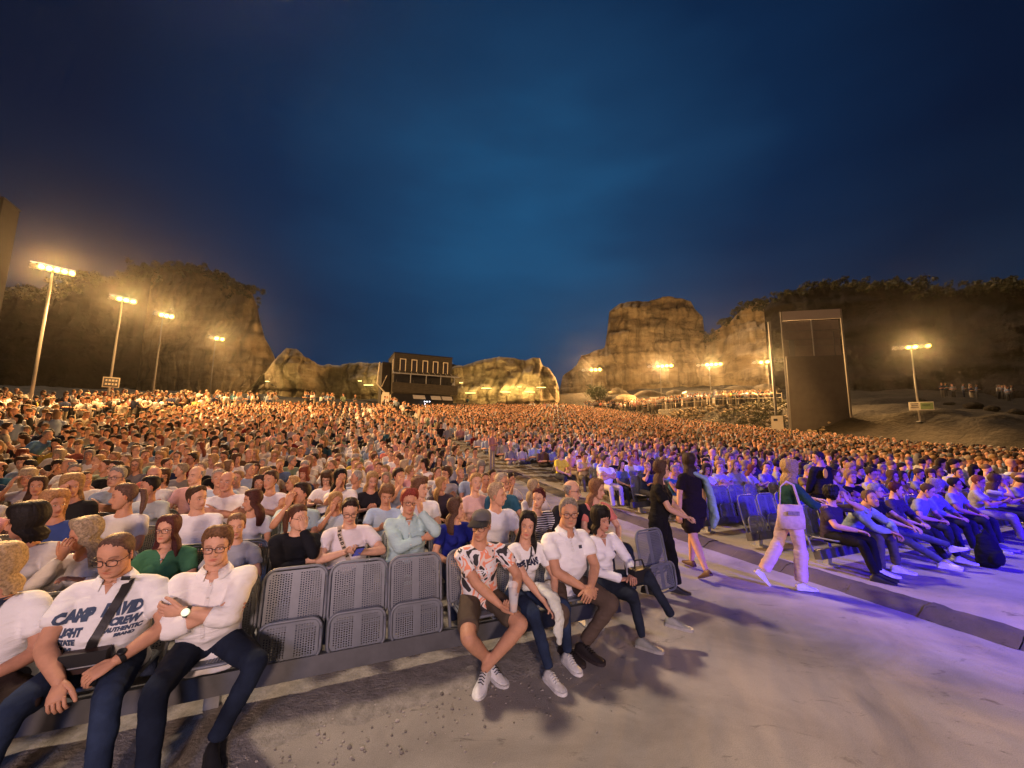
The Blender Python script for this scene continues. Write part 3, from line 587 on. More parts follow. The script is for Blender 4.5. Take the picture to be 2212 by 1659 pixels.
# ------------------------------------------------------------------ kiosk, terrace railing
p = at(1510, 872, 62); kz = at(1510, 878, 62)[2]; ks = empty('kiosk', (p[0], p[1], kz), R_(-28) + .35); tag(ks, 'small brightly lit white kiosk on the terrace', 'kiosk')
part('wall', MB().box((0, 1.4, 1.1), (3.6, .1, 2.2)), M['white'], ks); part('wall', MB().box((-1.8, .7, 1.1), (.1, 1.4, 2.2)), M['white'], ks); part('wall', MB().box((1.8, .7, 1.1), (.1, 1.4, 2.2)), M['white'], ks)
part('roof', MB().box((0, .5, 2.32), (4.1, 2.4, .28)), M['white'], ks); part('counter', MB().box((0, -.1, .5), (3.5, .3, 1.0)), M['white'], ks)
part('light_panel', MB().box((0, 1.3, 1.5), (3.2, .04, 1.0)), mat('kiosk_light', (.9, .9, .8), .5, emit=((1, .93, .68), 1.6)), ks)
p2 = at(1562, 868, 60); kk = empty('hut', (p2[0], p2[1], at(1562, 880, 60)[2]), R_(-10)); tag(kk, 'plain grey hut right of the lit kiosk', 'hut'); part('wall', MB().box((0, 0, 1.3), (2.2, 2, 2.6)), M['awning'], kk); part('roof', MB().box((0, 0, 2.66), (2.4, 2.2, .12)), M['darkmetal'], kk)
rl = empty('railing', (0, 0, 0)); tag(rl, 'long pale steel railing in front of the people on the terrace', 'railing')
RP = [at(px, py, d) for px, py, d in ((1400, 884, 56), (1450, 881, 54.5), (1500, 877, 53), (1545, 873, 52), (1590, 871, 51), (1640, 870, 50), (1690, 869, 49))]
for i, q in enumerate(RP):
    part('post', MB().box((q[0], q[1], q[2] + .5), (.06, .06, 1.5)), M['pale'], rl)
for a, b in zip(RP[:-1], RP[1:]):
    for h in (1.15, .6): part('rail', MB().tube([a + (0, 0, h), b + (0, 0, h)], .035, n=6, cap=0), M['pale'], rl)
p = at(583, 823, 61)
# ------------------------------------------------------------------ heads
_Z = np.array([-.120, -.114, -.104, -.090, -.072, -.05, -.025, 0, .02, .045, .07, .09, .105, .113, .117])
_W = np.array([.006, .022, .035, .046, .055, .062, .067, .071, .073, .0735, .067, .055, .040, .027, .007])
_F = np.array([.045, .062, .074, .080, .081, .081, .080, .079, .083, .081, .072, .058, .041, .027, .006])
_B = np.array([-.02, -.016, -.008, .006, .03, .055, .08, .095, .102, .103, .093, .077, .056, .038, .008])
def hsurf(phi, z, w=1.0):
    W_ = np.interp(z, _Z, _W) * w; F_ = np.interp(z, _Z, _F); B_ = np.interp(z, _Z, _B)
    s, c = np.sin(phi), np.cos(phi)
    x = W_ * np.sign(s) * np.abs(s) ** .86; f = np.sign(c) * np.abs(c) ** .9
    mid = (-F_ + B_) / 2; half = (F_ + B_) / 2
    # centre the section so the jaw tucks forward
    return x, mid - half * f
def gauss(a, s): return np.exp(-(a / s) ** 2)
def head_arrays(sex='m', lod=2, beard=0, brow=(.25, .2, .18), jaw=1.0, nose=1.0, smile=0, lips=None):
    n = {2: 72, 1: 36, 0: 20}[lod]; k = {2: 66, 1: 30, 0: 16}[lod]
    t = np.linspace(-1, 1, n, endpoint=False); phi = math.pi * np.sign(t) * np.abs(t) ** 1.35
    u = np.linspace(0, 1, k); z = -.119 + .2355 * (u + .06 * np.sin(2 * math.pi * u) * -1)
    PH, Zz = np.meshgrid(phi, z); x, y = hsurf(PH, Zz)
    if sex == 'f': x = x * (1 - .05 * sstep(.02, -.1, Zz)) * .97
    x = x * (1 + (jaw - 1) * sstep(.0, -.08, Zz)); Z0 = Zz.copy(); fr = (np.cos(PH) > 0)
    # nose
    prog = sstep(.012, -.034, Z0) * (Z0 > -.052); prot = .027 * nose * prog * (1 - .35 * sstep(-.036, -.050, Z0))
    wid = .0075 + .008 * sstep(-.01, -.036, Z0)
    y = y - np.where(fr, prot * gauss(x, wid) + .009 * nose * gauss(np.abs(x) - .014, .006) * gauss(Z0 + .038, .008), 0)
    y = y + np.where(fr, .011 * gauss(np.abs(x) - .031, .017) * gauss(Z0 - .002, .013), 0)            # sockets
    y = y - np.where(fr, .0045 * gauss(np.abs(x) - .028, .02) * gauss(Z0 - .019, .007), 0)             # brow ridge
    y = y - np.where(fr, .004 * gauss(np.abs(x) - .042, .014) * gauss(Z0 + .025, .016), 0)            # cheeks
    lipc = gauss(x, .023 + .004 * smile)
    y = y - np.where(fr, .0058 * lipc * (gauss(Z0 + .0625, .0048) + 1.1 * gauss(Z0 + .0735, .0055)) - .0035 * lipc * gauss(Z0 + .068, .0025), 0)
    y = y + np.where(fr, .003 * gauss(x, .02) * gauss(Z0 + .084, .005), 0) - np.where(fr, .005 * gauss(x, .016) * gauss(Z0 + .103, .010), 0)
    V = np.stack([x, y, Z0], -1).reshape(-1, 3)
    C = np.ones((k, n, 3)); 
    lc = np.array(lips if lips else ((.80, .46, .46) if sex == 'f' else (.86, .62, .58)))
    lm = np.where(fr, np.clip(1.25 * gauss(x, .022) * gauss(Z0 + .068, .0095), 0, 1), 0)[..., None]; C = C * (1 - lm) + lc * lm
    ln = np.where(fr, gauss(x, .025) * gauss(Z0 + .068, .0022), 0)[..., None] * .7; C = C * (1 - ln) + np.array((.35, .16, .15)) * ln
    arc = .0215 + .006 * (1 - ((np.abs(x) - .032) / .018) ** 2); bm = np.where(fr & (np.abs(x) > .011) & (np.abs(x) < .052), gauss(Z0 - arc, .0042 if sex == 'm' else .0030), 0)[..., None] * (.9 if sex == 'm' else .8)
    C = C * (1 - bm) + np.array(brow) * bm
    sh = np.where(fr, gauss(np.abs(x) - .031, .015) * gauss(Z0 - .004, .010), 0)[..., None] * .22; C = C * (1 - sh) + np.array((.55, .38, .34)) * sh
    ck = np.where(fr, gauss(np.abs(x) - .04, .016) * gauss(Z0 + .03, .02) + .7 * gauss(x, .014) * gauss(Z0 + .034, .012), 0)[..., None] * .28; C = C * (1 - ck) + np.array((1.0, .70, .64)) * ck
    if beard:
        b = (sstep(-.03, -.055, Z0) * np.where(np.cos(PH) > .0, 1, .6))[..., None] * beard * (1 - lm); b = b * (np.abs(PH) < 1.9)[..., None]; C = C * (1 - b) + np.array(brow) * 1.3 * b
    i = np.arange(k - 1)[:, None]; j = np.arange(n)[None, :]; j2 = (j + 1) % n
    F = np.stack([i * n + j, i * n + j2, (i + 1) * n + j2, (i + 1) * n + j], -1).reshape(-1, 4).tolist()
    V = np.vstack([V, [0, np.mean(V[:n, 1]), -.121], [0, np.mean(V[-n:, 1]), .1185]]); C = np.vstack([C.reshape(-1, 3), [[1, 1, 1], [1, 1, 1]]])
    for j in range(n): F.append((len(V) - 2, (j + 1) % n, j)); F.append((len(V) - 1, (k - 1) * n + j, (k - 1) * n + (j + 1) % n))
    return V, F, C
def add_head(mb, Mh, c, sc=1.0, sex='m', lod=2, eye=(.22, .14, .08), closed=0, **kw):
    V, F, C = head_arrays(sex, lod, **kw); V = V * sc; Mh = np.asarray(Mh)
    mb.add(V @ Mh.T + c, F, 0, C)
    for s in (-1, 1):    # ears
        E = MB(); E.ball((0, 0, 0), (.007, .017, .031), 10 if lod == 2 else 6, 7 if lod == 2 else 5); e = E.v[0]; e = e @ np.array([[math.cos(s * .35), -math.sin(s * .35), 0], [math.sin(s * .35), math.cos(s * .35), 0], [0, 0, 1]]).T
        mb.add(((e + (s * .074, .012, -.008)) * sc) @ Mh.T + c, E.f, 0, (1.0, .82, .78))
        E = MB(); E.ball((0, 0, 0), (.003, .010, .019), 8, 5); e = E.v[0]; mb.add(((e + (s * .0785, .008, -.006)) * sc) @ Mh.T + c, E.f, 0, (.72, .5, .46))
    if lod == 0: 
        for s in (-1, 1): 
            E = MB(); E.ball((s * .031, -.0725, 0), (.013, .006, .006), 6, 4, mi=1, col=(.16, .12, .10)); mb.add((E.v[0] * sc) @ Mh.T + c, E.f, 1, (.10, .07, .06))
        return
    for s in (-1, 1):    # eyes: almond patch with iris, pupil and lid line
        nx, nz = (17, 11) if lod == 2 else (9, 7); a = np.linspace(-1, 1, nx); b = np.linspace(-1, 1, nz); A, B = np.meshgrid(a, b)
        hx = .0155; op = (.0062 if not closed else .0016); X = A * hx; Zz = B * op * (1 - A ** 2) ** .6 * np.where(B > 0, 1.1, .85) - .0010 * closed
        Y = -.0735 - .0045 * (1 - (A * .9) ** 2) * (1 - .3 * B ** 2); 
        col = np.ones((nz, nx, 3)) * (.60, .54, .52); gx = .0015 * 0
        r = np.hypot(X - gx, Zz); col[r < .0062] = eye; col[r < .0030] = (.015, .012, .012); col[np.abs(B) > .78] = (.10, .06, .05) if sex == 'f' else (.30, .17, .14); col[:, 0] = col[:, -1] = (.55, .3, .28)
        P = np.stack([s * .0315 + X, Y + .0015 * np.abs(A), Zz + .001], -1).reshape(-1, 3)
        i = np.arange(nz - 1)[:, None]; j = np.arange(nx - 1)[None, :]; F2 = np.stack([i * nx + j, i * nx + j + 1, (i + 1) * nx + j + 1, (i + 1) * nx + j], -1).reshape(-1, 4).tolist()
        mb.add((P * sc) @ Mh.T + c, F2, 1, col.reshape(-1, 3))
        if lod == 2:   # upper lid fold
            Tt = [np.array([s * .0315 + q * .0165, -.0775 + .004 * q * q, .0025 + op * 1.05 * (1 - q * q) ** .6]) for q in np.linspace(-1, 1, 9)]
            E = MB(); E.tube(Tt, .0022, n=6); mb.add((E.v[0] * sc) @ Mh.T + c, E.f, 0, (.86, .66, .60))
# ------------------------------------------------------------------ hair
def hair_mesh(style, seed=0, lod=2, length=None, part_=0.0):
    n, k = {2: (76, 54), 1: (40, 28), 0: (22, 16)}[lod]
    L = {'short': -.085, 'crop': -.08, 'fringe': -.085, 'spiky': -.08, 'curly': -.09, 'bob': -.145, 'long': -.30, 'pony': -.08, 'bald': -.075, 'bun': -.08, 'wavy': -.26}[style]
    if length: L = length
    fall = style in ('bob', 'long', 'wavy')
    t = np.linspace(-1, 1, n, endpoint=False); phi = math.pi * t
    z = np.concatenate([np.linspace(L, -.03, k // 2, endpoint=False), np.linspace(-.03, .1168, k - k // 2)])
    PH, Zz = np.meshgrid(phi, z); a = np.abs(PH)
    x, y = hsurf(PH, np.clip(Zz, -.05, .117))
    if fall:
        q = sstep(-.02, -.12, Zz); xs_ = (.080 + .022 * sstep(-.08, -.2, Zz)) * np.sin(PH); ys_ = .035 - (.072 + .01 * sstep(-.08, -.2, Zz)) * np.cos(PH)
        x = x * (1 - q) + xs_ * q; y = y * (1 - q) + ys_ * q
    hl = np.interp(a, [0, .55, .95, 1.25, 1.45, 1.75, 2.1, 3.15], {'fringe': [.030, .034, .035, .0, -.035, -.06, -.08, -.085], 'bald': [.2, .2, .2, .2, .03, -.03, -.06, -.07],
        'short': [.082, .076, .062, .03, -.02, -.045, -.07, -.078], 'crop': [.088, .080, .064, .03, -.012, -.03, -.06, -.07], 'spiky': [.074, .068, .058, .03, -.02, -.04, -.07, -.075], 'curly': [.060, .056, .05, .02, -.03, -.05, -.08, -.085],
        'pony': [.072, .068, .058, .03, -.01, -.03, -.06, -.07], 'bun': [.072, .068, .058, .03, -.01, -.03, -.06, -.07]}.get(style, [.066, .058, .045, -.02, -.6, -.6, -.6, -.6]))
    if style == 'bob': hl = np.interp(a, [0, .5, .85, 1.05, 1.25, 3.15], [.040, .042, .035, -.04, -.6, -.6])
    if style in ('long', 'wavy'): hl = np.interp(a, [0, .45, .8, 1.05, 1.25, 3.15], [.074, .066, .045, -.02, -.6, -.6])
    jit = .009 * vnoise(np.stack([PH * 9, Zz * 0, PH * 0 + seed], -1), seed)
    m = sstep(-.004, .010, Zz - hl + jit)
    if style == 'bald': m = m * (1 - sstep(.055, .075, Zz + .0 * a)); 
    th = {'short': .010, 'crop': .0055, 'fringe': .014, 'spiky': .017, 'curly': .024, 'bob': .024, 'long': .015, 'wavy': .026, 'pony': .010, 'bald': .008, 'bun': .011}[style]
    T = th * (1 + .45 * sstep(.03, .1, Zz)) * np.ones_like(Zz) * (.35 + .65 * sstep(0, .045, Zz - hl))
    if style in ('short', 'spiky', 'fringe'): T = T * (1 + .5 * sstep(0, 1, np.cos(PH)) * sstep(.04, .09, Zz)) * (.55 + .45 * sstep(-.06, .05, Zz))
    strand = fbm(np.stack([PH * (19 if lod == 2 else 13) + Zz * 8, Zz * 9, PH * 0 + seed * 1.7], -1), 3, seed)
    if style in ('curly', 'wavy'): strand = strand + (.9 * vnoise(np.stack([np.cos(PH) * 5, np.sin(PH) * 5, Zz * 55], -1), seed + 3) if style == 'curly' else .8 * np.sin(PH * 11 + 2.2 * np.sin(Zz * 45 + seed)))
    if style == 'spiky': strand = strand * 1.6
    amp = {'curly': .010, 'wavy': .0035, 'crop': .0012, 'bald': .0012, 'pony': .002, 'bun': .002}.get(style, .0042)
    off = (T + strand * amp) * m - .016 * (1 - m)
    if fall: off = off * np.where(Zz < -.05, 1 - .35 * sstep(-.05, L, Zz), 1) 
    nx_, ny_ = np.sin(PH), -np.cos(PH); zz = Zz + np.where(Zz > .0, (T * .95 * m) * sstep(.03, .11, Zz), 0) - .0 * m + amp * strand * .5 * m * sstep(.05, .11, Zz)
    X, Y = x + nx_ * off, y + ny_ * off
    # where no hair grows below the hairline, fold inwards
    below = (1 - m) * sstep(-.03, -.12, Zz); X = X * (1 - below * .85); Y = Y * (1 - below) + (.03) * below
    if fall:   # tapered ends, uneven length
        e = sstep(L + .05, L, Zz); X = X * (1 - .16 * e); Y = Y - (Y - .03) * .16 * e; zz = zz + .02 * strand * e
    V = np.stack([X, Y, zz], -1).reshape(-1, 3); i = np.arange(k - 1)[:, None]; j = np.arange(n)[None, :]; j2 = (j + 1) % n
    F = np.stack([i * n + j, i * n + j2, (i + 1) * n + j2, (i + 1) * n + j], -1).reshape(-1, 4).tolist()
    V = np.vstack([V, [0, .03, L - .002 if not fall else L - .01], [0, 0, zz[-1].mean() + .001]])
    for j in range(n): F.append((len(V) - 2, (j + 1) % n, j)); F.append((len(V) - 1, (k - 1) * n + j, (k - 1) * n + (j + 1) % n))
    mb = MB(); mb.add(V, F)
    nn = 12 if lod == 2 else 7
    if style == 'pony': mb.tube([(0, .10, .045), (0, .145, .03), (0, .155, -.05), (.01, .14, -.14), (.015, .125, -.21)], [.018, .028, .030, .024, .008], n=nn)
    if style == 'bun': mb.ball((0, .11, .06), (.036, .03, .034), nn, 8)
    return mb.mesh('hair_' + style)
HM = {}
def hair(style, lod, seed=0):
    k = (style, lod, seed % 3)
    if k not in HM: HM[k] = hair_mesh(style, seed % 3 + 1, lod); HM[k].materials.append(M['hair'])
    return HM[k]
# ------------------------------------------------------------------ bodies
def ik(a, t, l1, l2, pole):
    a, t = np.asarray(a, float), np.asarray(t, float); d = t - a; D = np.linalg.norm(d); D2 = min(D, .995 * (l1 + l2)); t = a + d / D * D2
    k = (l1 * l1 - l2 * l2 + D2 * D2) / (2 * D2); h = math.sqrt(max(l1 * l1 - k * k, 0)); u = d / D; p = np.asarray(pole, float); p = unit(p - u * np.dot(p, u))
    return a + u * k + p * h, t
def rotx(a): c, s = math.cos(a), math.sin(a); return np.array([[1, 0, 0], [0, c, -s], [0, s, c]])
def roty(a): c, s = math.cos(a), math.sin(a); return np.array([[c, 0, s], [0, 1, 0], [-s, 0, c]])
def rotz(a): c, s = math.cos(a), math.sin(a); return np.array([[c, -s, 0], [s, c, 0], [0, 0, 1]])
def hand(mb, wrist, f, n, side, curl=.35, sc=1.0, lod=2):
    """f: fingers' direction, n: palm normal, side +1/-1 puts the thumb on +w or -w"""
    f = unit(f); n = unit(np.asarray(n, float) - f * np.dot(n, f)); w = np.cross(n, f) * side; q = 8 if lod == 2 else 5
    P = lambda a, b, c=0: wrist + f * a * sc + w * b * sc + n * c * sc
    mb.tube([P(-.01, 0), P(.02, .0), (P(.055, .0)), P(.088, -.002)], np.array([.024, .033, .041, .038]) * sc, np.array([.019, .017, .015, .012]) * sc, lat=w, n=q + 2, cap=.6)
    for b, L, r in ((.030, .072, .0088), (.010, .080, .0092), (-.010, .074, .0088), (-.029, .058, .0078)):
        d = f.copy(); p = P(.085, b); pts = [p]; c = curl * (1 + (.1 - b) * 1.2)
        d = unit(f + w * b * .4)
        for s_, fr in enumerate((.45, .32, .25)):
            ang = c * (.8 + .4 * s_); d = unit(d * math.cos(ang) + n * math.sin(ang) * 1.0 if s_ == 0 else d * math.cos(ang) + (n - d * np.dot(n, d)) / (np.linalg.norm(n - d * np.dot(n, d)) + 1e-6) * math.sin(ang)); p = p + d * L * fr * sc; pts.append(p)
        mb.tube(pts, np.array([r, r * .97, r * .9, r * .78]) * sc, n=q, cap=.9)
    d = unit(f * .85 + w * .5 + n * .35); p = P(.028, .030); p1 = p + d * .036 * sc; d2 = unit(d + f * .5 + n * .15); p2 = p1 + d2 * .034 * sc; p3 = p2 + unit(d2 + f * .3) * .024 * sc
    mb.tube([P(.01, .015), p, p1, p2, p3], np.array([.016, .015, .0125, .0105, .0085]) * sc, n=q, cap=.9)
def shoe_parts(ankle, toe, up, sc=1.0, lod=2, high=0):
    """upper and sole meshes; ankle point, unit toe direction, unit up"""
    toe = unit(toe); up = unit(np.asarray(up, float) - toe * np.dot(up, toe)); lat = np.cross(toe, up); q = 14 if lod == 2 else 8
    sec = [(-.075, .018, .045), (-.066, .030, .072), (-.035, .036, .092 + high), (.0, .037, .098 + high), (.04, .038, .082), (.08, .043, .060), (.125, .046, .046), (.165, .040, .036), (.19, .026, .028), (.20, .01, .02)]
    o = np.asarray(ankle) - up * .088 * sc; U = MB(); V = []; th = np.linspace(0, math.pi, q)
    for a, w, h in sec:
        for t_ in th: V.append(o + (toe * a + lat * math.cos(t_) * w + up * (.012 + (h - .012) * math.sin(t_) ** .75)) * sc)
    F = []
    for i in range(len(sec) - 1):
        for j in range(q - 1): F.append((i * q + j, i * q + j + 1, (i + 1) * q + j + 1, (i + 1) * q + j))
    U.add(V, F); 
    S = MB(); V = []; q2 = 4
    for a, w, h in sec:
        w = w * 1.07 + .002; V += [o + (toe * a * 1.03 + lat * w) * sc, o + (toe * a * 1.03 + lat * w + up * .026) * sc, o + (toe * a * 1.03 - lat * w + up * .026) * sc, o + (toe * a * 1.03 - lat * w) * sc]
    F = []
    for i in range(len(sec) - 1):
        for j in range(4): F.append((i * 4 + j, i * 4 + (j + 1) % 4, (i + 1) * 4 + (j + 1) % 4, (i + 1) * 4 + j))
    F += [(3, 2, 1, 0), (len(V) - 4, len(V) - 3, len(V) - 2, len(V) - 1)]; S.add(V, F)
    return U, S
def glasses_mesh():
    mb = MB()
    for s in (-1, 1):
        th = np.linspace(0, 2 * math.pi, 22); pts = []
        for t_ in th: 
            cx, cz = math.cos(t_), math.sin(t_); pts.append((s * .0335 + .0265 * np.sign(cx) * abs(cx) ** .7, -.094 + .004 * abs(cx) * (1 if cx * s > 0 else 0), -.002 + .0195 * np.sign(cz) * abs(cz) ** .75))
        mb.tube(pts, .0021, n=6, cap=0)
        mb.tube([(s * .060, -.090, .005), (s * .076, -.06, .006), (s * .0795, .005, .004), (s * .078, .03, -.012)], .0020, n=6)
    mb.tube([(-.008, -.096, .004), (0, -.098, .007), (.008, -.096, .004)], .002, n=6); return mb.mesh('glasses')
GM = glasses_mesh(); GM.materials.append(M['black'])
DEF = dict(sit=True, hz=.50, lean=4, slean=0, twist=0, head=(0, 0, 0), handR=(-.10, -.33, .60), handL=(.10, -.33, .60), poleR=(-1, .25, -.7), poleL=(1, .25, -.7), fR=None, fL=None, nR=(0, 0, -1), nL=(0, 0, -1),
           footR=(-.12, -.52, .09), footL=(.12, -.52, .09), kneeR=None, kneeL=None, sex='m', bulk=1.0, belly=0, bust=0, hgt=1.0, sleeve='short', legs='long', curl=.35, vox=.012, lod=2, hair='short', hairc=(.08, .05, .03), skin=(.62, .38, .27),
           top=(.75, .75, .74), bottom=(.03, .04, .08), shoe=(.75, .74, .70), sole=(.8, .79, .75), glasses=False, headkw={}, neckl=0, hem=0, topmat='cloth', botmat='denim', hseed=0, toeR=None, toeL=None, upR=(0, 0, 1), upL=(0, 0, 1), nolegs=False, collar=False, heads=1.0, sneck='round', wide=1.0)
def build_person(loc, rz, label, group=None, prelod=None, **kw):
    c = dict(DEF); c.update(kw); lod = c['lod']; vox = c['vox']; bk = c['bulk']; F_ = c['sex'] == 'f'
    root = empty('person', loc, rz); root.scale = (c['hgt'],) * 3; tag(root, label, 'person', group)
    hz_ = c['hz'] if c['sit'] else c['hz'] if kw.get('hz') else .94
    ln, sl = R_(c['lean']), R_(c['slean']); u = unit((math.sin(sl), -math.sin(ln), math.cos(ln) * math.cos(sl))); tw = R_(c['twist'])
    lat = rotz(tw) @ np.array([1., 0, 0]); lat = unit(lat - u * np.dot(lat, u)); fwd = -np.cross(u, lat) ; 
    if fwd[1] > 0 and abs(tw) < 1.6: fwd = -fwd
    p0 = np.array([0, 0, hz_]); bd = c['belly']
    sw = (.150 if F_ else .170) * (.55 + .45 * bk) * c['wide']
    nb_ = p0 + u * .475; sho = {s: p0 + u * .400 + lat * s * sw for s in (-1, 1)}; hip = {s: p0 + np.array([s * .088, -.01, 0]) for s in (-1, 1)}
    hy, hp, hr = [R_(a) for a in c['head']]; Mh = rotz(hy) @ rotx(hp) @ roty(hr)
    hdir = unit(u * .9 + np.array([0, -.28 - .5 * max(hp, 0), .6])); hc = nb_ + hdir * (.150 + c['neckl']) ; hs = c['heads'] * (.95 if F_ else 1.0)
    hands = {-1: np.array(c['handR'], float), 1: np.array(c['handL'], float)}; poles = {-1: c['poleR'], 1: c['poleL']}
    el, wr = {}, {}
    for s in (-1, 1): el[s], wr[s] = ik(sho[s], hands[s], .275, .245, poles[s])
    feet = {-1: np.array(c['footR'], float), 1: np.array(c['footL'], float)}; kn, an = {}, {}
    for s in (-1, 1):
        pole = (c['kneeR'], c['kneeL'])[s > 0]; pole = pole if pole is not None else ((s * .15, -1, .6) if c['sit'] else (0, -1, 0))
        kn[s], an[s] = ik(hip[s], feet[s], .43, .42, pole)
    q = 14 if lod == 2 else 9
    # skin body: core, neck, arms, (bare legs)
    b = MB(); b.tube([p0 + u * .02, p0 + u * .15, p0 + u * .30, p0 + u * .41], np.array([.12, .105, .12, .105]) * bk, np.array([.075, .07, .08, .06]) * bk, lat=lat, n=q)
    nk = .052 if F_ else .060
    b.tube([p0 + u * .38, p0 + u * .435, nb_ - fwd * .01, nb_ + (hc - nb_) * .45 - fwd * .012, hc - Mh @ np.array([0, -.025, .05])], [nk * 1.3, nk * 1.36, nk * 1.1, nk, nk * .95], n=q)
    for s in (-1, 1):
        ar = (.88 if F_ else 1.0) * (.6 + .4 * bk); b.tube([nb_ - u * .07, sho[s] - u * .015], [.035, .036 * ar], n=q)
        b.tube([sho[s] * .93 + el[s] * .07, sho[s] * .5 + el[s] * .5, el[s]], np.array([.043, .047, .041]) * ar, n=q); b.tube([el[s], el[s] * .68 + wr[s] * .32, wr[s]], np.array([.041, .043, .027]) * ar, n=q)
        if c['legs'] in ('short', 'bare', 'skirt', 'dress'):
            k0 = hip[s] * .35 + kn[s] * .65; b.tube([k0, kn[s]], [.068 * bk ** .5, .058], n=q); b.tube([kn[s], kn[s] * .68 + an[s] * .32 + unit(an[s] - kn[s])[0] * 0, an[s] * .75 + kn[s] * .25, an[s]], [.056, .058, .041, .036], n=q)
            b.tube([hip[s] * .7 + kn[s] * .3, k0], [.05, .06], n=q)
            b.tube([p0 + (s * .03, 0, 0), hip[s] * .7 + kn[s] * .3], [.05, .05], n=q)
    bm = fuse(b, vox if lod == 2 else vox, 4, 'person_body')
    full = MB(); P = mv(bm); full.add(P, [tuple(p.vertices) for p in bm.polygons], 0); bpy.data.meshes.remove(bm)
    kwh = dict(c['headkw']); kwh.setdefault('brow', tuple(np.clip(np.array(c['hairc']) * 1.6 / np.array(c['skin']) * .6 + .06, 0, .8)))
    add_head(full, Mh, hc, hs, c['sex'], lod if lod == 2 else kw.get('hlod', 1), **kwh)
    for s in (-1, 1):
        f = (c['fR'], c['fL'])[s > 0]; f = unit(wr[s] - el[s]) if f is None else f; nrm = (c['nR'], c['nL'])[s > 0]
        hsd = (1 if s > 0 else -1); hand(full, wr[s], f, nrm, -hsd if c.get('flipthumb') else hsd, c['curl'], .93 if F_ else 1.0, lod)
    bodym = full.mesh('person_body', True, True); bo = obj('body', bodym, [M['skin'], M['eye']], root, c['skin'])
    # top
    t = MB(); hem = c['hem']
    cs = [(-.06 - hem, .160, .112, 0), (.03, .158, .112, .0), (.12, .148, .108, .6), (.20, .150, .110, .8), (.29, .160, .115, .25), (.37, .158, .102, 0), (.418, .124, .078, 0), (.446, .090, .070, 0)]
    if F_: cs = [(-.06 - hem, .160, .110, 0), (.03, .152, .105, .0), (.12, .128, .096, .6), (.20, .130, .098, .6), (.29, .142, .106, .15), (.37, .138, .092, 0), (.415, .110, .072, 0), (.440, .088, .068, 0)]
    pts = [p0 + u * a + fwd * bd * w for a, x, y, w in cs]; A = [x * bk + (bd * .5 * w) for a, x, y, w in cs]; B = [y * (.5 + .5 * bk) + bd * w * .9 for a, x, y, w in cs]
    t.tube(pts, A, B, lat=lat, n=22 if lod == 2 else 12, cap=.12)
    if c['bust'] or F_:
        for s in (-1, 1): t.ball(p0 + u * .285 + lat * s * .062 + fwd * (.075 + .4 * c['bust']), (.058 + c['bust'] * .4,) * 3, 10, 8)
    for s in (-1, 1):
        ar = (.90 if F_ else 1.0) * (.6 + .4 * bk); nbk = p0 + u * .398
        t.tube([nbk, nbk * .45 + sho[s] * .55 + u * .008, sho[s] - u * .008], [.052, .055, .058 * ar], n=q)
        if c['sleeve'] == 'short': e_ = sho[s] * .38 + el[s] * .62; t.tube([sho[s], sho[s] * .6 + e_ * .4, e_], np.array([.060, .062, .064]) * ar, n=q, cap=.25)
        elif c['sleeve'] == 'long': t.tube([sho[s], sho[s] * .5 + el[s] * .5, el[s]], np.array([.068, .062, .056]) * ar, n=q); t.tube([el[s], el[s] * .45 + wr[s] * .55, el[s] * .10 + wr[s] * .90], np.array([.056, .050, .040]) * ar, n=q, cap=.3)
        elif c['sleeve'] == 'elbow': t.tube([sho[s], sho[s] * .5 + el[s] * .5, el[s]], np.array([.070, .066, .062]) * ar, n=q); t.tube([el[s], el[s] * .6 + wr[s] * .4], np.array([.060, .054]) * ar, n=q, cap=.3)
        elif c['sleeve'] == 'none': t.ball(sho[s] - u * .02 - lat * s * .02, .055, 8, 6)
    if c['legs'] == 'dress':
        for s in (-1, 1): t.tube([hip[s] + (0, 0, .02), hip[s] * .35 + kn[s] * .65], [.12, .13], n=q)
        t.tube([p0, (hip[-1] * .3 + kn[-1] * .7 + hip[1] * .3 + kn[1] * .7) / 2], [.16, .15], [.12, .11], lat=lat, n=q, cap=.3)
    tm = fuse(t, vox, 3, 'top'); sd = rnd.randrange(99)
    if lod == 2:
        fr = np.array([7, 7, 11.])
        displace(tm, lambda P: .010 * fbm(P * fr, 2, sd) - .010 * np.abs(vnoise(np.stack([P[:, 0] * 7 + P[:, 2] * 9, P[:, 1] * 8, P[:, 2] * 15 - P[:, 0] * 6], 1), sd + 1)) ** .8 + .005)
    else: displace(tm, lambda P: .009 * fbm(P * (7, 7, 11), 2, sd))
    to = obj('shirt' if c['legs'] != 'dress' else 'dress', tm, M[c['topmat']], root, c['top'])
    # bottoms
    if c['legs'] not in ('dress', 'skirt'):
        l = MB(); l.tube([p0 + (0, 0, .055), p0 - (0, 0, .02)], [.145 * bk, .150 * bk], [.105 * bk, .11 * bk], lat=(1, 0, 0), n=q)
        if not c['sit']: l.tube([p0, p0 - (0, 0, .13)], [.15 * bk, .10], [.11 * bk, .085], lat=(1, 0, 0), n=q)
        for s in (-1, 1):
            th_ = .088 * (.5 + .5 * bk)
            if c['legs'] == 'short':
                e_ = hip[s] * .22 + kn[s] * .78; l.tube([hip[s], hip[s] * .5 + e_ * .5, e_], [th_, th_ * 1.03, .088], n=q, cap=.2)
            else:
                w = c['wide']; l.tube([hip[s], hip[s] * .5 + kn[s] * .5, kn[s]], [th_, th_ * .92, .067], n=q); lo = {'long': (.064, .056, .052), 'slim': (.056, .045, .040), 'flare': (.066, .075, .090), 'wide': (.082, .078, .072)}[c['legs']]
                l.tube([kn[s], kn[s] * .5 + an[s] * .5, kn[s] * .07 + an[s] * .93], lo, n=q, cap=.15)
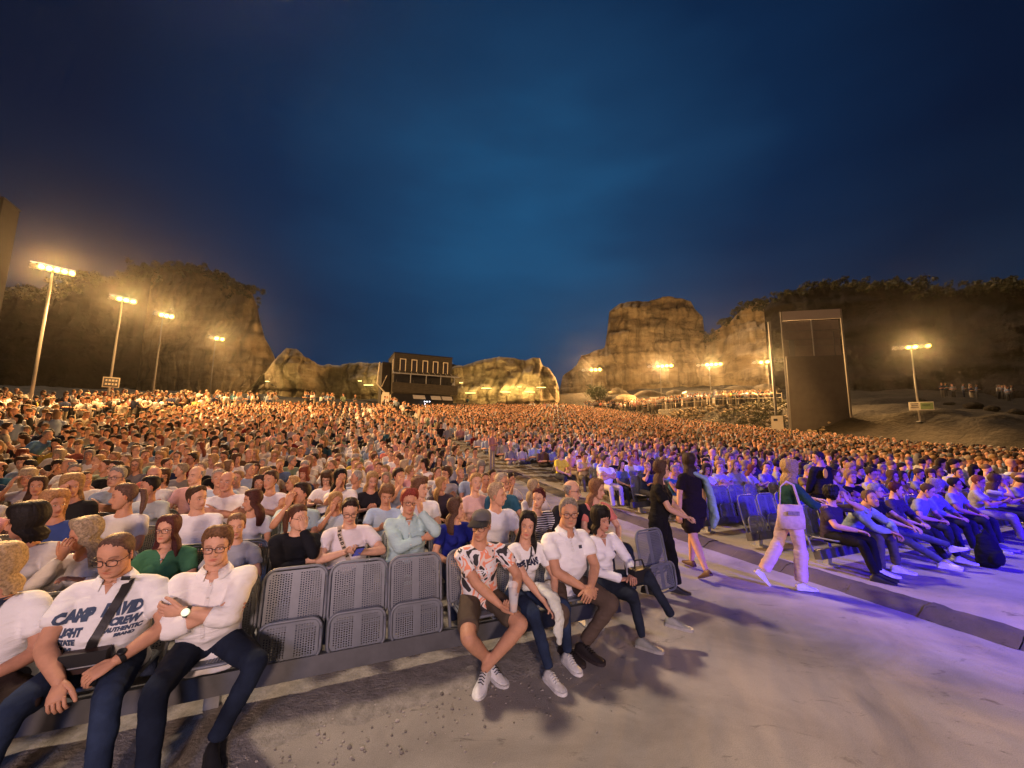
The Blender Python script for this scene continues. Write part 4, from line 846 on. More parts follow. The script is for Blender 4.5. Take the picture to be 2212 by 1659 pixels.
        lm_ = fuse(l, vox, 3, 'bottom'); sd2 = rnd.randrange(99); displace(lm_, lambda P: .006 * fbm(P * (10, 10, 14), 3 if lod == 2 else 2, sd2))
        obj('shorts' if c['legs'] == 'short' else 'trousers', lm_, M[c['botmat']], root, c['bottom'])
    # shoes
    if not c['nolegs']:
        for s in (-1, 1):
            toe = (c['toeR'], c['toeL'])[s > 0]; toe = (s * .25, -1, 0) if toe is None else toe; up = (c['upR'], c['upL'])[s > 0]
            U, S = shoe_parts(an[s], toe, up, 1.0 if not F_ else .92, lod, c.get('high', 0)); so = obj('shoe', U.mesh('shoe'), M['leather'], root, c['shoe']); obj('sole', S.mesh('sole', False), M['leather'], so, c['sole'])
            if c.get('laces') is not None:
                tt = unit(toe); uu = unit(np.asarray(up, float) - tt * np.dot(up, tt)); ll = np.cross(tt, uu); o0 = an[s] - uu * .088; Lb = MB()
                for q_ in range(5):
                    a_ = .02 + .018 * q_; h_ = np.interp(a_, [0, .04, .08, .125], [.100, .084, .062, .048]) + .003
                    Lb.tube([o0 + tt * a_ + ll * .022 + uu * (h_ - .008), o0 + tt * (a_ + .004) + uu * (h_ + .003), o0 + tt * (a_ + .010) - ll * .022 + uu * (h_ - .008)], .0032, n=6)
                obj('laces', Lb.mesh('laces'), M['cloth'], so, c['laces'])
    Hm = Matrix(Mh.tolist()).to_4x4(); Hm.translation = Vector(hc); Hm = Hm @ Matrix.Scale(hs, 4)
    if c['hair']:
        ho = obj('hair', hair(c['hair'], lod if lod == 2 else 1, c['hseed']), None, root, c['hairc']); ho.matrix_local = Hm
    if c['glasses']: go = obj('glasses', GM, None, root); go.matrix_local = Hm
    if c['collar']:
        cb = MB(); th = np.linspace(.42, 2 * math.pi - .42, 22); V = []
        for t_ in th:
            dn = -.02 * max(0, math.cos(t_)) ** 2; d_ = lat * math.sin(t_) + fwd * math.cos(t_)
            base = nb_ - u * .014 - fwd * .002; rI = .072; 
            V += [base + d_ * rI + u * (.038 + dn), base + d_ * (rI + .030) + u * (-.006 + dn * 1.8), base + d_ * (rI - .002) + u * (-.012 + dn)]
        Fq = []
        for i in range(21): Fq += [(i * 3, i * 3 + 1, i * 3 + 4, i * 3 + 3), (i * 3, i * 3 + 3, i * 3 + 5, i * 3 + 2)]
        cb.add(V, Fq); obj('collar', cb.mesh('collar'), M['cloth'], to, c['top'])
    info = dict(skinc=c['skin'], root=root, top=to, sho=sho, el=el, wr=wr, hc=hc, Hm=Hm, u=u, fwd=fwd, lat=lat, nb=nb_, kn=kn, an=an, body=bo, Mh=Mh)
    return info
def to_world(info, p):
    r = info['root']; v = Matrix.Rotation(r.rotation_euler.z, 3, 'Z') @ (Vector(p) * r.scale.x) + r.location; return np.array(v)
def bvh_of(o):
    m = o.data; return BVHTree.FromPolygons([v.co.copy() for v in m.vertices], [tuple(p.vertices) for p in m.polygons])
def drape(info, paths, width, material, name, color=None, off=.006):
    """ribbon that follows the front of the garment; path points (x,z) in the person's own frame"""
    bv = bvh_of(info['top']); P = []
    for (x0, z0), (x1, z1) in zip(paths[:-1], paths[1:]):
        for k in range(8): P.append((x0 + (x1 - x0) * k / 8, z0 + (z1 - z0) * k / 8))
    P.append(paths[-1]); V = []; last = -.15
    for i, (x, z) in enumerate(P):
        a, b = P[max(i - 1, 0)], P[min(i + 1, len(P) - 1)]; t_ = unit([b[0] - a[0], b[1] - a[1]]); n_ = np.array([-t_[1], t_[0]])
        for s in (-1, 1):
            xx, z2 = x + n_[0] * s * width / 2, z + n_[1] * s * width / 2; h = bv.ray_cast(Vector((xx, -1.2, z2)), Vector((0, 1, 0))); y = h[0].y if h[0] is not None else last; last = y; V.append((xx, y - off, z2))
    for i in range(len(P)): V.append((V[2 * i][0], V[2 * i][1] + .004, V[2 * i][2])); 
    F = [(2 * i, 2 * i + 1, 2 * i + 3, 2 * i + 2) for i in range(len(P) - 1)]
    mb = MB(); mb.add(V[:2 * len(P)], F); return obj(name, mb.mesh(name), M[material] if isinstance(material, str) else material, info['root'], color)
def printed(info, text, size, x, z, rot=0, color=(.02, .03, .07), name='lettering', sx=1.0, bold=.004, shear=0):
    m = txt_mesh(text, size, bold * size / .05 if bold else 0); return project(info, m, x, z, rot, color, name, sx, shear)
def project(info, m, x, z, rot=0, color=(.02, .03, .07), name='print', sx=1.0, shear=0, sub=True):
    import bmesh
    bm = bmesh.new(); bm.from_mesh(m)
    if sub:
        bmesh.ops.triangulate(bm, faces=bm.faces)
        lg = [e for e in bm.edges if e.calc_length() > .014]; bmesh.ops.subdivide_edges(bm, edges=lg, cuts=2); bmesh.ops.triangulate(bm, faces=bm.faces)
    bv = info.setdefault('bvh', bvh_of(info['top'])); cr, sr = math.cos(R_(rot)), math.sin(R_(rot)); last = -.15
    for v in bm.verts:
        a, b = (v.co.x + shear * v.co.y) * sx, v.co.y; X, Z_ = x + a * cr - b * sr, z + a * sr + b * cr
        h = bv.ray_cast(Vector((X, -1.2, Z_)), Vector((0, 1, 0))); y = h[0].y if h[0] is not None else last; last = y; v.co = Vector((X, y - .0035, Z_))
    bm.to_mesh(m); bm.free(); return obj(name, m, M['cloth'], info['root'], color)
def open_neck(info, w=.040, h=.10, rise=.0):
    rise = min(rise, .005)
    n = info['nb'] + info['fwd'] * .05; x, z = n[0], n[2]
    o = project(info, poly2d([[(-w, rise), (-w * .45, -h * .45), (0, -h), (w * .45, -h * .45), (w, rise)]]), x, z, 0, info['skinc'], 'open_neck'); o.data.materials.clear(); o.data.materials.append(M['leather']); o.color = (*[q * .92 for q in info['skinc']], 1)
def placket(info, z1=.95, z0=.60, col=(.66, .64, .62)):
    drape(info, [(info['nb'][0] * .8, z1), (info['nb'][0] * .3, (z0 + z1) / 2), (0, z0)], .024, 'cloth', 'placket', col, .0035)
    bv = bvh_of(info['top'])
    mb = MB()
    for k in range(5):
        z = z1 - .03 - (z1 - z0 - .05) * k / 4; x = info['nb'][0] * .8 * (z - z0) / (z1 - z0); h = bv.ray_cast(Vector((x, -1.2, z)), Vector((0, 1, 0)))
        if h[0] is not None: mb.ball((x, h[0].y - .006, z), (.006, .003, .006), 8, 5)
    if mb.n: obj('buttons', mb.mesh('buttons'), M['white'], info['root'])
def poly2d(polys):
    v = []; f = []
    for p in polys: f.append(tuple(range(len(v), len(v) + len(p)))); v += [(a, b, 0) for a, b in p]
    return mesh_from('p', v, f, False)
def watch(info, side, color=(.02, .02, .02), face=None, name='watch'):
    w = info['wr'][side]; e = info['el'][side]; d = unit(w - e); mb = MB(); p = w - d * .025
    l = unit(np.cross(d, (0, 0, 1))); b = np.cross(d, l); th = np.linspace(0, 2 * math.pi, 19)
    V = []
    for t_ in th:
        for k in (-.011, .011): V.append(p + (l * math.cos(t_) + b * math.sin(t_)) * .0335 + d * k)
    mb.add(V, [(2 * i, 2 * i + 1, 2 * i + 3, 2 * i + 2) for i in range(18)]); o = obj(name, mb.mesh(name), M['leather'], info['root'], color)
    if face is not None:
        n = unit(face[0]); q = MB(); q.tube([p + n * .030, p + n * .042], .021, n=16, cap=.05); obj('dial', q.mesh('dial'), face[1], o)
    return o
# ------------------------------------------------------------------ seats
def rrect(w, h, r, n=5, z0=0):
    pts = []
    for cx, cz, a0 in ((w / 2 - r, h - r, 0), (-w / 2 + r, h - r, 90), (-w / 2 + r, r, 180), (w / 2 - r, r, 270)):
        for k in range(n + 1): a = R_(a0 + 90 * k / n); pts.append((cx + r * math.cos(a), 0, z0 + cz + r * math.sin(a)))
    return pts
def perf_panel(w, h, z0, nx, nz, hole=.30):
    """sheet with staggered round holes and a solid rib down the middle and round the rim"""
    mb = MB(); V = []; F = []; dx, dz = w / nx, h / nz
    for i in range(nx):
        for j in range(nz):
            ox = -w / 2 + i * dx; oz = z0 + j * dz; k = len(V); solid = i in (0, nx - 1) or j in (0, nz - 1) or abs(i - (nx - 1) / 2) < 1.1 or (i in (1, nx - 2) and j in (1, nz - 2, nz - 3))
            V += [(ox, 0, oz), (ox + dx, 0, oz), (ox + dx, 0, oz + dz), (ox, 0, oz + dz)]
            if solid: F.append((k, k + 1, k + 2, k + 3)); continue
            cx, cz = ox + dx / 2, oz + dz * (.5 + (.13 if i % 2 else -.13)); r = dx * hole
            V += [(cx + r * math.cos(R_(a)), 0, cz + r * math.sin(R_(a))) for a in (225, 270, 315, 0, 45, 90, 135, 180)]
            a, b, c_, d = k, k + 1, k + 2, k + 3; h0 = k + 4
            F += [(a, b, h0 + 2, h0 + 1, h0), (b, c_, h0 + 4, h0 + 3, h0 + 2), (c_, d, h0 + 6, h0 + 5, h0 + 4), (d, a, h0, h0 + 7, h0 + 6)]
    mb.add(V, F); return mb
def frame_tube(w, h, r, z0, rad=.012, open_=False):
    pts = rrect(w, h, r, 5, z0); pts = pts + [pts[0]] if not open_ else pts; mb = MB(); mb.tube(pts, rad, n=8, cap=0, lat=(0, 1, 0)); return mb
def xf(mb, Mx, t): mb.v = [v @ np.asarray(Mx).T + np.array(t) for v in mb.v]; return mb
RC = rotx(R_(-12))   # reclined back: top leans to +y
SEATM = {}
def seat_meshes():
    back = xf(perf_panel(.415, .43, .0, 23, 25), RC, (0, .20, .40)); SEATM['back'] = back.mesh('backrest', False)
    bf = xf(frame_tube(.448, .47, .09, -.02), RC, (0, .195, .40))
    for s in (-1, 1): bf.tube([(s * .215, .21, .45), (s * .215, .17, .34), (s * .21, .14, .22)], .014, n=8, cap=.2)
    SEATM['bframe'] = bf.mesh('frame')
    up = xf(perf_panel(.39, .25, .0, 21, 15), rotx(R_(-9)), (0, .085, .245)); SEATM['seatup'] = up.mesh('seat', False)
    uf = xf(frame_tube(.42, .285, .075, -.02), rotx(R_(-9)), (0, .075, .245)); SEATM['sframe'] = uf.mesh('seat_frame')
    dn = xf(perf_panel(.36, .36, .0, 21, 20), rotx(R_(-86)), (0, -.20, .43)) ; dn = xf(perf_panel(.36, .36, .0, 21, 20), rotx(R_(88)), (0, .17, .43)); SEATM['seatdn'] = dn.mesh('seat', False)
    df = xf(frame_tube(.39, .39, .075, -.02), rotx(R_(88)), (0, .17, .425)); SEATM['dframe'] = df.mesh('seat_frame')
    for k, m in SEATM.items(): m.materials.append(M['seatmetal'])
seat_meshes()
def seat(r, s, label, up=True, group='folding seats in rows', dz=0, rz=0):
    x, y = RS(r, s); t = empty('seat', (x, y, float(gs(s)) + dz), R_(22.97) + rz); tag(t, label, 'seat', group)
    bk = obj('backrest', SEATM['back'], None, t); obj('frame', SEATM['bframe'], None, bk)
    st = obj('seat_panel', SEATM['seatup' if up else 'seatdn'], None, t); obj('frame', SEATM['sframe' if up else 'dframe'], None, st); return t
def bench_beam(r0, r1, s, label, dz=0, legs=2.2):
    c = (r0 + r1) / 2; x, y = RS(c, s); L = r1 - r0; z = float(gs(s)) + dz
    t = empty('seat_beam', (x, y, z), R_(22.97)); tag(t, label, 'beam', 'dark beams that carry the rows of seats')
    part('beam', MB().box((0, .09, .185), (L, .10, .13), M=rotx(-.2)), M['darkmetal'], t)
    k = max(2, int(L / legs)); 
    for i in range(k):
        q = -L / 2 + .3 + (L - .6) * i / max(k - 1, 1); part('foot', MB().box((q, .13, .065), (.09, .07, .15)).box((q, .13, .01), (.16, .22, .02)), M['steel'], t)
    return t
PITCH_S = 1.04; SL0 = 3.40; SR0 = 3.56; SP = .50
def rowS(block, n): return (SL0 if block == 'L' else SR0) + PITCH_S * min(n, 3) + .88 * max(0, n - 3)
SEATDZ = {'L': 0, 'R': .055}
ROT = R_(22.97)
ORD = ['front', 'second', 'third', 'fourth', 'fifth', 'sixth', 'seventh', 'eighth', 'ninth', 'tenth', 'eleventh', 'twelfth', 'thirteenth', 'fourteenth', 'fifteenth', 'sixteenth', 'seventeenth', 'eighteenth', 'nineteenth', 'twentieth']
BN = {'L': 'near block', 'R': 'far block'}
used_labels = set()
PLBL = {}
PLACED = []   # (block, n, r) taken places
def hero(block, n, px, py, label, headoff=-.10, **kw):
    
    s0 = rowS(block, n); r, z = onrow(px, py, s0 + headoff); r = kw.pop('r', r); kw['hgt'] = min(1.09, max(.94, (z - float(gs(s0)) - SEATDZ[block]) / 1.175)) ; x, y = RS(r, s0); PLACED.append((block, n, r)); PLBL[(block, n, r)] = label; base = float(gs(s0)) + SEATDZ[block]
    off = kw.pop('rz', 0); used_labels.add(label)
    return build_person((x, y, base), ROT + R_(off), label, **kw)
SK = [(.52, .27, .165), (.58, .32, .21), (.45, .225, .14), (.60, .35, .24), (.50, .26, .18)]
WHITE = (.78, .77, .76); 
# hair colours
BRN, DKB, BLK, BLD, GRY, RED, GBL, MAR = (.055, .028, .015), (.022, .012, .009), (.008, .006, .006), (.30, .18, .075), (.22, .20, .18), (.14, .035, .02), (.28, .215, .14), (.06, .010, .013)
FAR = os.environ.get('NOHERO') is not None
if not FAR:
    # ---- front row, near block
    hh = hero('L', 0, -4, 1205, 'person with round blond bob and white tee cut off by the left edge', sex='f', hair='bob', hairc=(.34, .24, .13), bulk=1.25, belly=.05, lean=8, head=(-35, 5, 0), handR=(-.12, -.3, .58), handL=(.10, -.33, .60), skin=SK[2], bottom=(.05, .05, .06), vox=.015)
    drape(hh, [(.06, .96), (-.03, .72)], .03, 'leather', 'bag_strap', (.02, .03, .06), .010)
    cm = hero('L', 0, 243, 1176, 'heavy man in white printed polo with crossbody bag, hands in his lap looking down', headoff=-.16, bulk=1.18, belly=.075, lean=7, head=(-6, 15, 0), hair='crop', hairc=(.09, .05, .035), glasses=True, headkw=dict(jaw=1.12, closed=1), heads=.98, hgt=1.0,
              handR=(-.05, -.36, .55), handL=(.15, -.34, .60), poleR=(-1, .2, -.15), poleL=(1, .3, -.2), fR=(.25, -.7, -.65), fL=(-.8, -.45, -.35), nR=(.2, .5, -.8), nL=(-.2, .3, -.9), curl=.55, footR=(-.26, -.52, .09), footL=(.24, -.60, .09), skin=SK[0], bottom=(.022, .035, .07), shoe=(.03, .03, .03), sole=(.05, .05, .05), collar=True, neckl=-.01, hem=.02)
    INK = (.06, .085, .14)
    for tx, sz, x, z, ro, sx in (('CAMP', .072, -.105, .805, 4, .85), ('DAVID', .072, .095, .815, -4, .72), ('FLIGHT', .050, -.115, .73, 4, .8), ('CREW', .045, .12, .758, -4, .9), ('STATE', .040, -.115, .685, 3, .8), ('AUTHENTIC', .027, .122, .722, -4, .9), ('T.M.', .05, -.12, .635, 2, .9), ('BRAND', .022, .13, .695, -4, 1)):
        printed(cm, tx, sz, x, z, ro, INK, sx=sx, shear=.12)
    drape(cm, [(.085, .99), (.075, .90), (.03, .72), (-.02, .58)], .042, 'leather', 'bag_strap', (.015, .013, .013), .012)
    open_neck(cm, .038, .07)
    watch(cm, 1, (.015, .015, .015), ((.2, -.3, 1), M['black']))
    p = to_world(cm, (.0, -.27, .60)); bg_ = empty('crossbody_bag', tuple(p), ROT); tag(bg_, 'dark brown crossbody bag on the lap of the man in the printed polo', 'bag')
    part('pouch', MB().box((0, 0, 0), (.20, .05, .11)), mat('brown_leather', (.035, .018, .015), .5, bump=(50, .3, .003)), bg_); part('flap', MB().box((0, -.031, .015), (.204, .010, .08)), M['black'], bg_); part('zip', MB().box((0, -.038, -.015), (.15, .005, .005)), M['steel'], bg_)
    p = to_world(cm, (-.34, -.30, .50)); jk = MB(); jk.ball((0, 0, 0), (.26, .17, .08), 24, 16); jm = fuse(jk, .015, 2); displace(jm, lambda P: .03 * fbm(P * 7, 4, 3)); jo = obj('jacket', jm, M['cloth'], None, (.03, .02, .017), tuple(p)); tag(jo, 'dark bundled jacket on the knee of the man in the printed polo', 'jacket')
    bo = hero('L', 0, 465, 1166, 'boy in white rolled sleeve shirt with round glasses and arms crossed', headoff=-.12, bulk=1.12, belly=.05, lean=4, head=(4, 1, 0), hair='spiky', hairc=(.13, .065, .03), glasses=True, heads=.95, headkw=dict(jaw=1.06, nose=.85, lips=(.85, .5, .48)), sleeve='elbow', hgt=.98, collar=True,
              handR=(.075, -.235, .755), handL=(-.095, -.25, .80), poleR=(-1, -.05, -.5), poleL=(1, -.05, -.5), fR=(1, .15, .1), fL=(-1, .15, .1), nR=(0, .9, -.2), nL=(0, .9, .2), curl=.3, footR=(-.06, -.62, .09), footL=(.16, -.40, .10), kneeR=(-.2, -1, .4), kneeL=(.9, -1, .3), skin=SK[1], top=(.80, .78, .75), bottom=(.012, .018, .035), shoe=(.02, .02, .022), sole=(.03, .03, .03), hem=.10)
    M['dial'] = mat('watch_dial', (.8, .85, .75), .3, emit=((.65, .9, .55), .7)); open_neck(bo, .038, .09); placket(bo, .93, .58, (.70, .68, .66)); watch(bo, -1, (.02, .02, .02)); watch(bo, 1, (.015, .015, .015), ((0, -1, .3), M['dial']))
    cp = hero('L', 0, 1046, 1118, 'man in grey cap and camouflage print tee and shorts holding plastic cups', laces=(.02, .02, .025), headoff=-.10, bulk=1.02, lean=8, slean=-3, head=(-38, 4, 0), hair='crop', hairc=(.12, .10, .08), glasses=True, legs='short', hgt=1.0, headkw=dict(jaw=.95),
              handR=(.06, -.36, .56), handL=(.17, -.36, .58), poleR=(-1, .1, -.35), poleL=(1, .2, -.4), fR=(.8, -.5, -.15), fL=(-.7, -.55, -.1), nR=(.4, -.6, .5), nL=(-.5, -.5, .5), curl=.6, footR=(.03, -.24, .10), footL=(-.05, -.32, .11), kneeR=(-.75, -1, .5), kneeL=(.8, -1, .5), toeR=(.35, -1, -.10), toeL=(-.75, -1, -.25), skin=SK[0], bottom=(.085, .065, .048), botmat='cloth', shoe=(.72, .72, .70), sole=(.62, .62, .60), hem=.03)
    # camouflage cloth
    cmat = bpy.data.materials.new('camouflage_print'); cmat.use_nodes = True; t = cmat.node_tree; b = t.nodes['Principled BSDF']; b.inputs['Roughness'].default_value = .85
    tcn = N(t, 'ShaderNodeTexCoord'); a = N(t, 'ShaderNodeTexNoise', i_Scale=6.5, i_Detail=2.0, i_Distortion=.9); t.links.new(tcn.outputs['Object'], a.inputs['Vector'])
    rr_ = N(t, 'ShaderNodeValToRGB'); rr_.color_ramp.interpolation = 'CONSTANT'; e = rr_.color_ramp.elements; e[0].position = 0; e[0].color = (.03, .028, .032, 1); e[1].position = .42; e[1].color = (.74, .62, .55, 1)
    for pp, cc in ((.49, (.78, .28, .16, 1)), (.54, (.72, .70, .70, 1)), (.62, (.03, .028, .032, 1))): q = e.new(pp); q.color = cc
    t.links.new(a.outputs['Fac'], rr_.inputs[0]); t.links.new(rr_.outputs[0], b.inputs['Base Color']); cp['top'].data.materials.clear(); cp['top'].data.materials.append(cmat)
    st = []
    for k in range(5): a0 = R_(90 + 72 * k); st.append([(.0, .0), (.011 * math.cos(a0 - R_(36)), .011 * math.sin(a0 - R_(36))), (.042 * math.cos(a0), .042 * math.sin(a0)), (.011 * math.cos(a0 + R_(36)), .011 * math.sin(a0 + R_(36)))])
    for s in (-1, 1):
        for k in range(3): z = .008 - .017 * k; x0 = .020 + .004 * abs(k - 1); x1 = .072 - .012 * k; st.append([(s * x0, z), (s * x1, z), (s * x1, z + .010), (s * x0, z + .010)])
    project(cp, poly2d(st), -.0, .755, 0, (.75, .78, .80), 'emblem')
    cb = MB(); th_ = np.linspace(0, 2 * math.pi, 29)[:-1]
    for k, (rx, ry, z) in enumerate(((.080, .098, .056), (.082, .100, .072), (.078, .096, .095), (.058, .075, .118), (.02, .03, .131))): cb.v.append(np.stack([rx * np.sin(th_), .01 - ry * np.cos(th_), np.full(28, z)], 1)); cb.n += 28; cb.c.append(np.ones((28, 3)))
    for k in range(4):
        for j in range(28): cb.f.append((k * 28 + j, k * 28 + (j + 1) % 28, (k + 1) * 28 + (j + 1) % 28, (k + 1) * 28 + j)); cb.m.append(0)
    cb.f.append(tuple(range(4 * 28, 5 * 28))); cb.m.append(0); cb.ball((0, .01, .129), (.008, .008, .005), 8, 5)
    co_ = obj('cap', cb.mesh('cap'), M['cloth'], cp['root'], (.11, .105, .11)); co_.matrix_local = cp['Hm']
    vb = MB(); V = []; 
    for k in range(2):
        for j in range(13): a0 = R_(-68 + 136 * j / 12); rr0 = (.0, .095)[k]; V.append((math.sin(a0) * (.083 + rr0 * .1), -.097 * math.cos(a0) + .01 - rr0 * 1.1 * math.cos(a0) ** .5, .066 - .26 * rr0 - .010 * abs(a0) ** 2))
    vb.add(V, [(j, j + 1, 14 + j, 13 + j) for j in range(12)]); vb.add(np.array(V) - (0, 0, .006), [(13 + j, 14 + j, j + 1, j) for j in range(12)]); obj('visor', vb.mesh('visor'), M['cloth'], co_, (.03, .03, .035))
    # cups
    M['cup'] = bpy.data.materials.new('clear_plastic'); M['cup'].use_nodes = True; b = M['cup'].node_tree.nodes['Principled BSDF']; b.inputs['Base Color'].default_value = (.85, .88, .92, 1); b.inputs['Roughness'].default_value = .15; b.inputs['Alpha'].default_value = .45
    M['beer'] = mat('beer', (.62, .30, .08), .2, spec=.4); M['foam'] = mat('foam', (.85, .80, .70), .8)
    def cup(p, label, beer=True, tilt=0, sc=1.0, group=None):
        t = empty('plastic_cup', tuple(p)); t.rotation_euler = (tilt, 0, 0); t.scale = (sc,) * 3; tag(t, label, 'cup', group); mb = MB(); n = 20; th = np.linspace(0, 2 * math.pi, n + 1)[:-1]
        for z, r in ((0, .028), (.01, .029), (.12, .039), (.124, .041)): mb.v.append(np.stack([r * np.cos(th), r * np.sin(th), np.full(n, z)], 1)); mb.n += n; mb.c.append(np.ones((n, 3)))
        for k in range(3):
            for j in range(n): mb.f.append((k * n + j, k * n + (j + 1) % n, (k + 1) * n + (j + 1) % n, (k + 1) * n + j)); mb.m.append(0)
        mb.f.append(tuple(range(n))[::-1]); mb.m.append(0); obj('wall', mb.mesh('cup'), M['cup'], t)
        if beer: part('beer', MB().tube([(0, 0, .006), (0, 0, .06)], [.026, .031], n=18, cap=.02), M['beer'], t, True); part('foam', MB().tube([(0, 0, .06), (0, 0, .066)], [.031, .032], n=18, cap=.02), M['foam'], t, True)
        return t
    cup(to_world(cp, (.12, -.47, .555)), 'clear plastic beer cup held by the man in the cap'); cup(to_world(cp, (.12, -.45, .64)), 'empty cup tilted on top of the beer cup held by the man in the cap', False, .35)
    pj = hero('L', 0, 1137, 1122, 'woman with long dark hair in white lettered tee and jeans looking to the left', laces=(.6, .6, .56), headoff=-.10, sex='f', lean=6, slean=2, head=(-28, 2, 6), hair='long', hairc=BLK, hgt=.97, legs='slim', bulk=.95,
              handR=(.06, -.36, .54), handL=(.14, -.38, .56), poleR=(-1, .2, -.5), poleL=(1, .2, -.5), fR=(.45, -.7, -.5), fL=(-.2, -.6, -.75), nR=(0, .4, -.9), nL=(0, .5, -.9), curl=.25, footR=(.02, -.52, .09), footL=(.28, -.36, .09), toeR=(.15, -1, 0), toeL=(.05, -1, 0), skin=SK[1], bottom=(.022, .035, .075), shoe=(.80, .79, .74), sole=(.82, .81, .78), headkw=dict(lips=(.78, .38, .38)))
    printed(pj, 'PEPE JEANS', .062, .0, .80, 3, (.03, .03, .06), sx=.78, bold=.0035); project(pj, poly2d([[(0, 0), (.006 * math.cos(a - .25), .006 * math.sin(a - .25)), (.024 * math.cos(a), .024 * math.sin(a)), (.006 * math.cos(a + .25), .006 * math.sin(a + .25))] for a in [R_(30 * k) for k in range(12)]]), .055, .855, 0, (.10, .10, .14), 'star_print')
    drape(pj, [(.055, .965), (.04, .86), (-.04, .70), (-.08, .60)], .017, 'leather', 'bag_strap', (.02, .02, .025)); watch(pj, 1, (.03, .015, .015), None, 'bracelet')
    jk = MB(); jk.tube([(.06, -.30, .66), (.10, -.42, .62), (.12, -.50, .50), (.12, -.50, .34), (.13, -.49, .28)], [.06, .07, .06, .05, .03], [.03, .03, .03, .025, .02], n=12); jk.tube([(-.05, -.2, .64), (.1, -.28, .64), (.22, -.2, .62)], [.05, .06, .05], [.03, .03, .03], n=12)
    jm = fuse(jk, .01, 3); displace(jm, lambda P: .014 * fbm(P * 16, 3, 5)); jo = obj('jacket', jm, M['cloth'], None, (.66, .68, .60)); jo.matrix_world = pj['root'].matrix_basis.copy() if False else Matrix.Translation(pj['root'].location) @ Matrix.Rotation(pj['root'].rotation_euler.z, 4, 'Z') @ Matrix.Scale(.97, 4); tag(jo, 'pale jacket hanging from the lap of the woman in the lettered tee', 'jacket')
    po = hero('L', 0, 1228, 1092, 'man in white polo with grey hair and glasses, hands clasped between his knees', headoff=-.12, bulk=1.12, belly=.05, lean=9, head=(-20, 3, 0), hair='short', hairc=(.20, .17, .14), laces=(.01, .01, .01), glasses=True, headkw=dict(jaw=1.08, beard=.18), collar=True, hgt=1.03,
              handR=(.0, -.34, .56), handL=(.05, -.36, .55), poleR=(-1, .15, -.4), poleL=(1, .15, -.4), fR=(.75, -.6, -.25), fL=(-.7, -.65, -.25), nR=(.3, .3, -.9), nL=(-.3, .3, -.9), curl=1.0, footR=(-.10, -.22, .09), footL=(.04, -.26, .09), kneeR=(-.5, -1, .3), kneeL=(.5, -1, .3), toeR=(.25, -1, 0), toeL=(.4, -1, 0), skin=SK[0], top=(.80, .80, .82), bottom=(.105, .075, .058), botmat='cloth', shoe=(.025, .02, .02), sole=(.04, .03, .03), hem=.04)
    open_neck(po, .034, .06); placket(po, .94, .80, (.72, .72, .74))
    project(po, poly2d([[(-.018, -.013), (.018, -.013), (.018, .013), (-.018, .013)]]), .085, .83, -3, (.06, .06, .08), 'badge')
    w4 = hero('L', 0, 1308, 1110, 'woman in loose white v-neck sweater with dark curly bob and crossed legs', headoff=-.08, sex='f', lean=3, slean=-4, head=(10, 6, -8), hair='bob', hairc=BLK, hgt=.99, sleeve='long', bulk=1.0, legs='slim', hseed=1,
              handR=(.02, -.30, .60), handL=(.12, -.32, .63), poleR=(-1, .2, -.7), poleL=(1, .3, -.7), fR=(.9, -.4, .1), fL=(-.5, -.8, 0), curl=.5, footR=(.16, -.40, .09), footL=(.46, -.48, .26), kneeR=(.1, -1, .7), kneeL=(.2, -.9, 1), toeR=(.75, -1, 0), toeL=(1, -.75, -.15), skin=SK[4], top=(.78, .78, .82), bottom=(.018, .024, .038), laces=(.3, .3, .25), shoe=(.30, .30, .24), sole=(.42, .40, .34), headkw=dict(lips=(.7, .25, .25)))
    open_neck(w4, .050, .11, .035)
    nm_ = MB(); 
    for k in range(13): a0 = R_(-80 + 160 * k / 12); nm_.ball(w4['nb'] + w4['lat'] * .056 * math.sin(a0) + w4['fwd'] * (.060 * math.cos(a0) + .012) - w4['u'] * (.035 * math.cos(a0)), .0055, 6, 5)
    obj('pearl_necklace', nm_.mesh('necklace'), M['white'], w4['root'])
    for s in (-1, 1):
        er = MB(); er.tube([(s * .079, .005 + .014 * math.cos(a), -.045 + .016 * math.sin(a)) for a in np.linspace(0, 2 * math.pi, 13)], .0016, n=6, cap=0); eo = obj('earring', er.mesh('earring'), M['steel'], w4['root']); eo.matrix_local = w4['Hm']
    p = to_world(w4, (.20, -.34, .64)); hb_ = empty('handbag', tuple(p), ROT); tag(hb_, 'small black handbag with loop handle on the lap of the woman in white', 'bag'); part('pouch', MB().box((0, 0, 0), (.2, .1, .11)), M['black'], hb_); part('handle', MB().tube([(-.06, 0, .05), (-.05, 0, .13), (.03, 0, .13), (.06, 0, .05)], .008, n=8), M['black'], hb_, True)
    # ---- second row, near block
    V2 = .012
    hero('L', 1, 185, 1138, 'woman with short grey blond hair, white shirt and brown vest, hand at her chin', sex='f', hair='wavy', hairc=GBL, hseed=2, sleeve='long', lean=8, head=(-55, 8, 0), handR=(-.05, -.25, .98), handL=(.10, -.28, .80), poleR=(-.6, -.3, -1), fR=(.2, -.1, 1), nR=(0, 1, 0), skin=SK[2], top=(.62, .60, .58), nolegs=True, headkw=dict(nose=1.15))
    v = PLACED[-1]
    gr = hero('L', 1, 360, 1132, 'woman in green v-neck top with dark red hair, glasses and a pendant', sex='f', hair='long', hairc=(.07, .02, .018), glasses=True, lean=4, head=(-14, -3, 0), top=(.05, .16, .085), skin=SK[1], nolegs=True, bust=.04, bulk=1.1)
    open_neck(gr, .05, .13)
    nm_ = MB(); nm_.ball(gr['nb'] + gr['fwd'] * .105 - gr['u'] * .09, (.010, .004, .010), 8, 6); obj('pendant', nm_.mesh('pendant'), M['steel'], gr['root'])
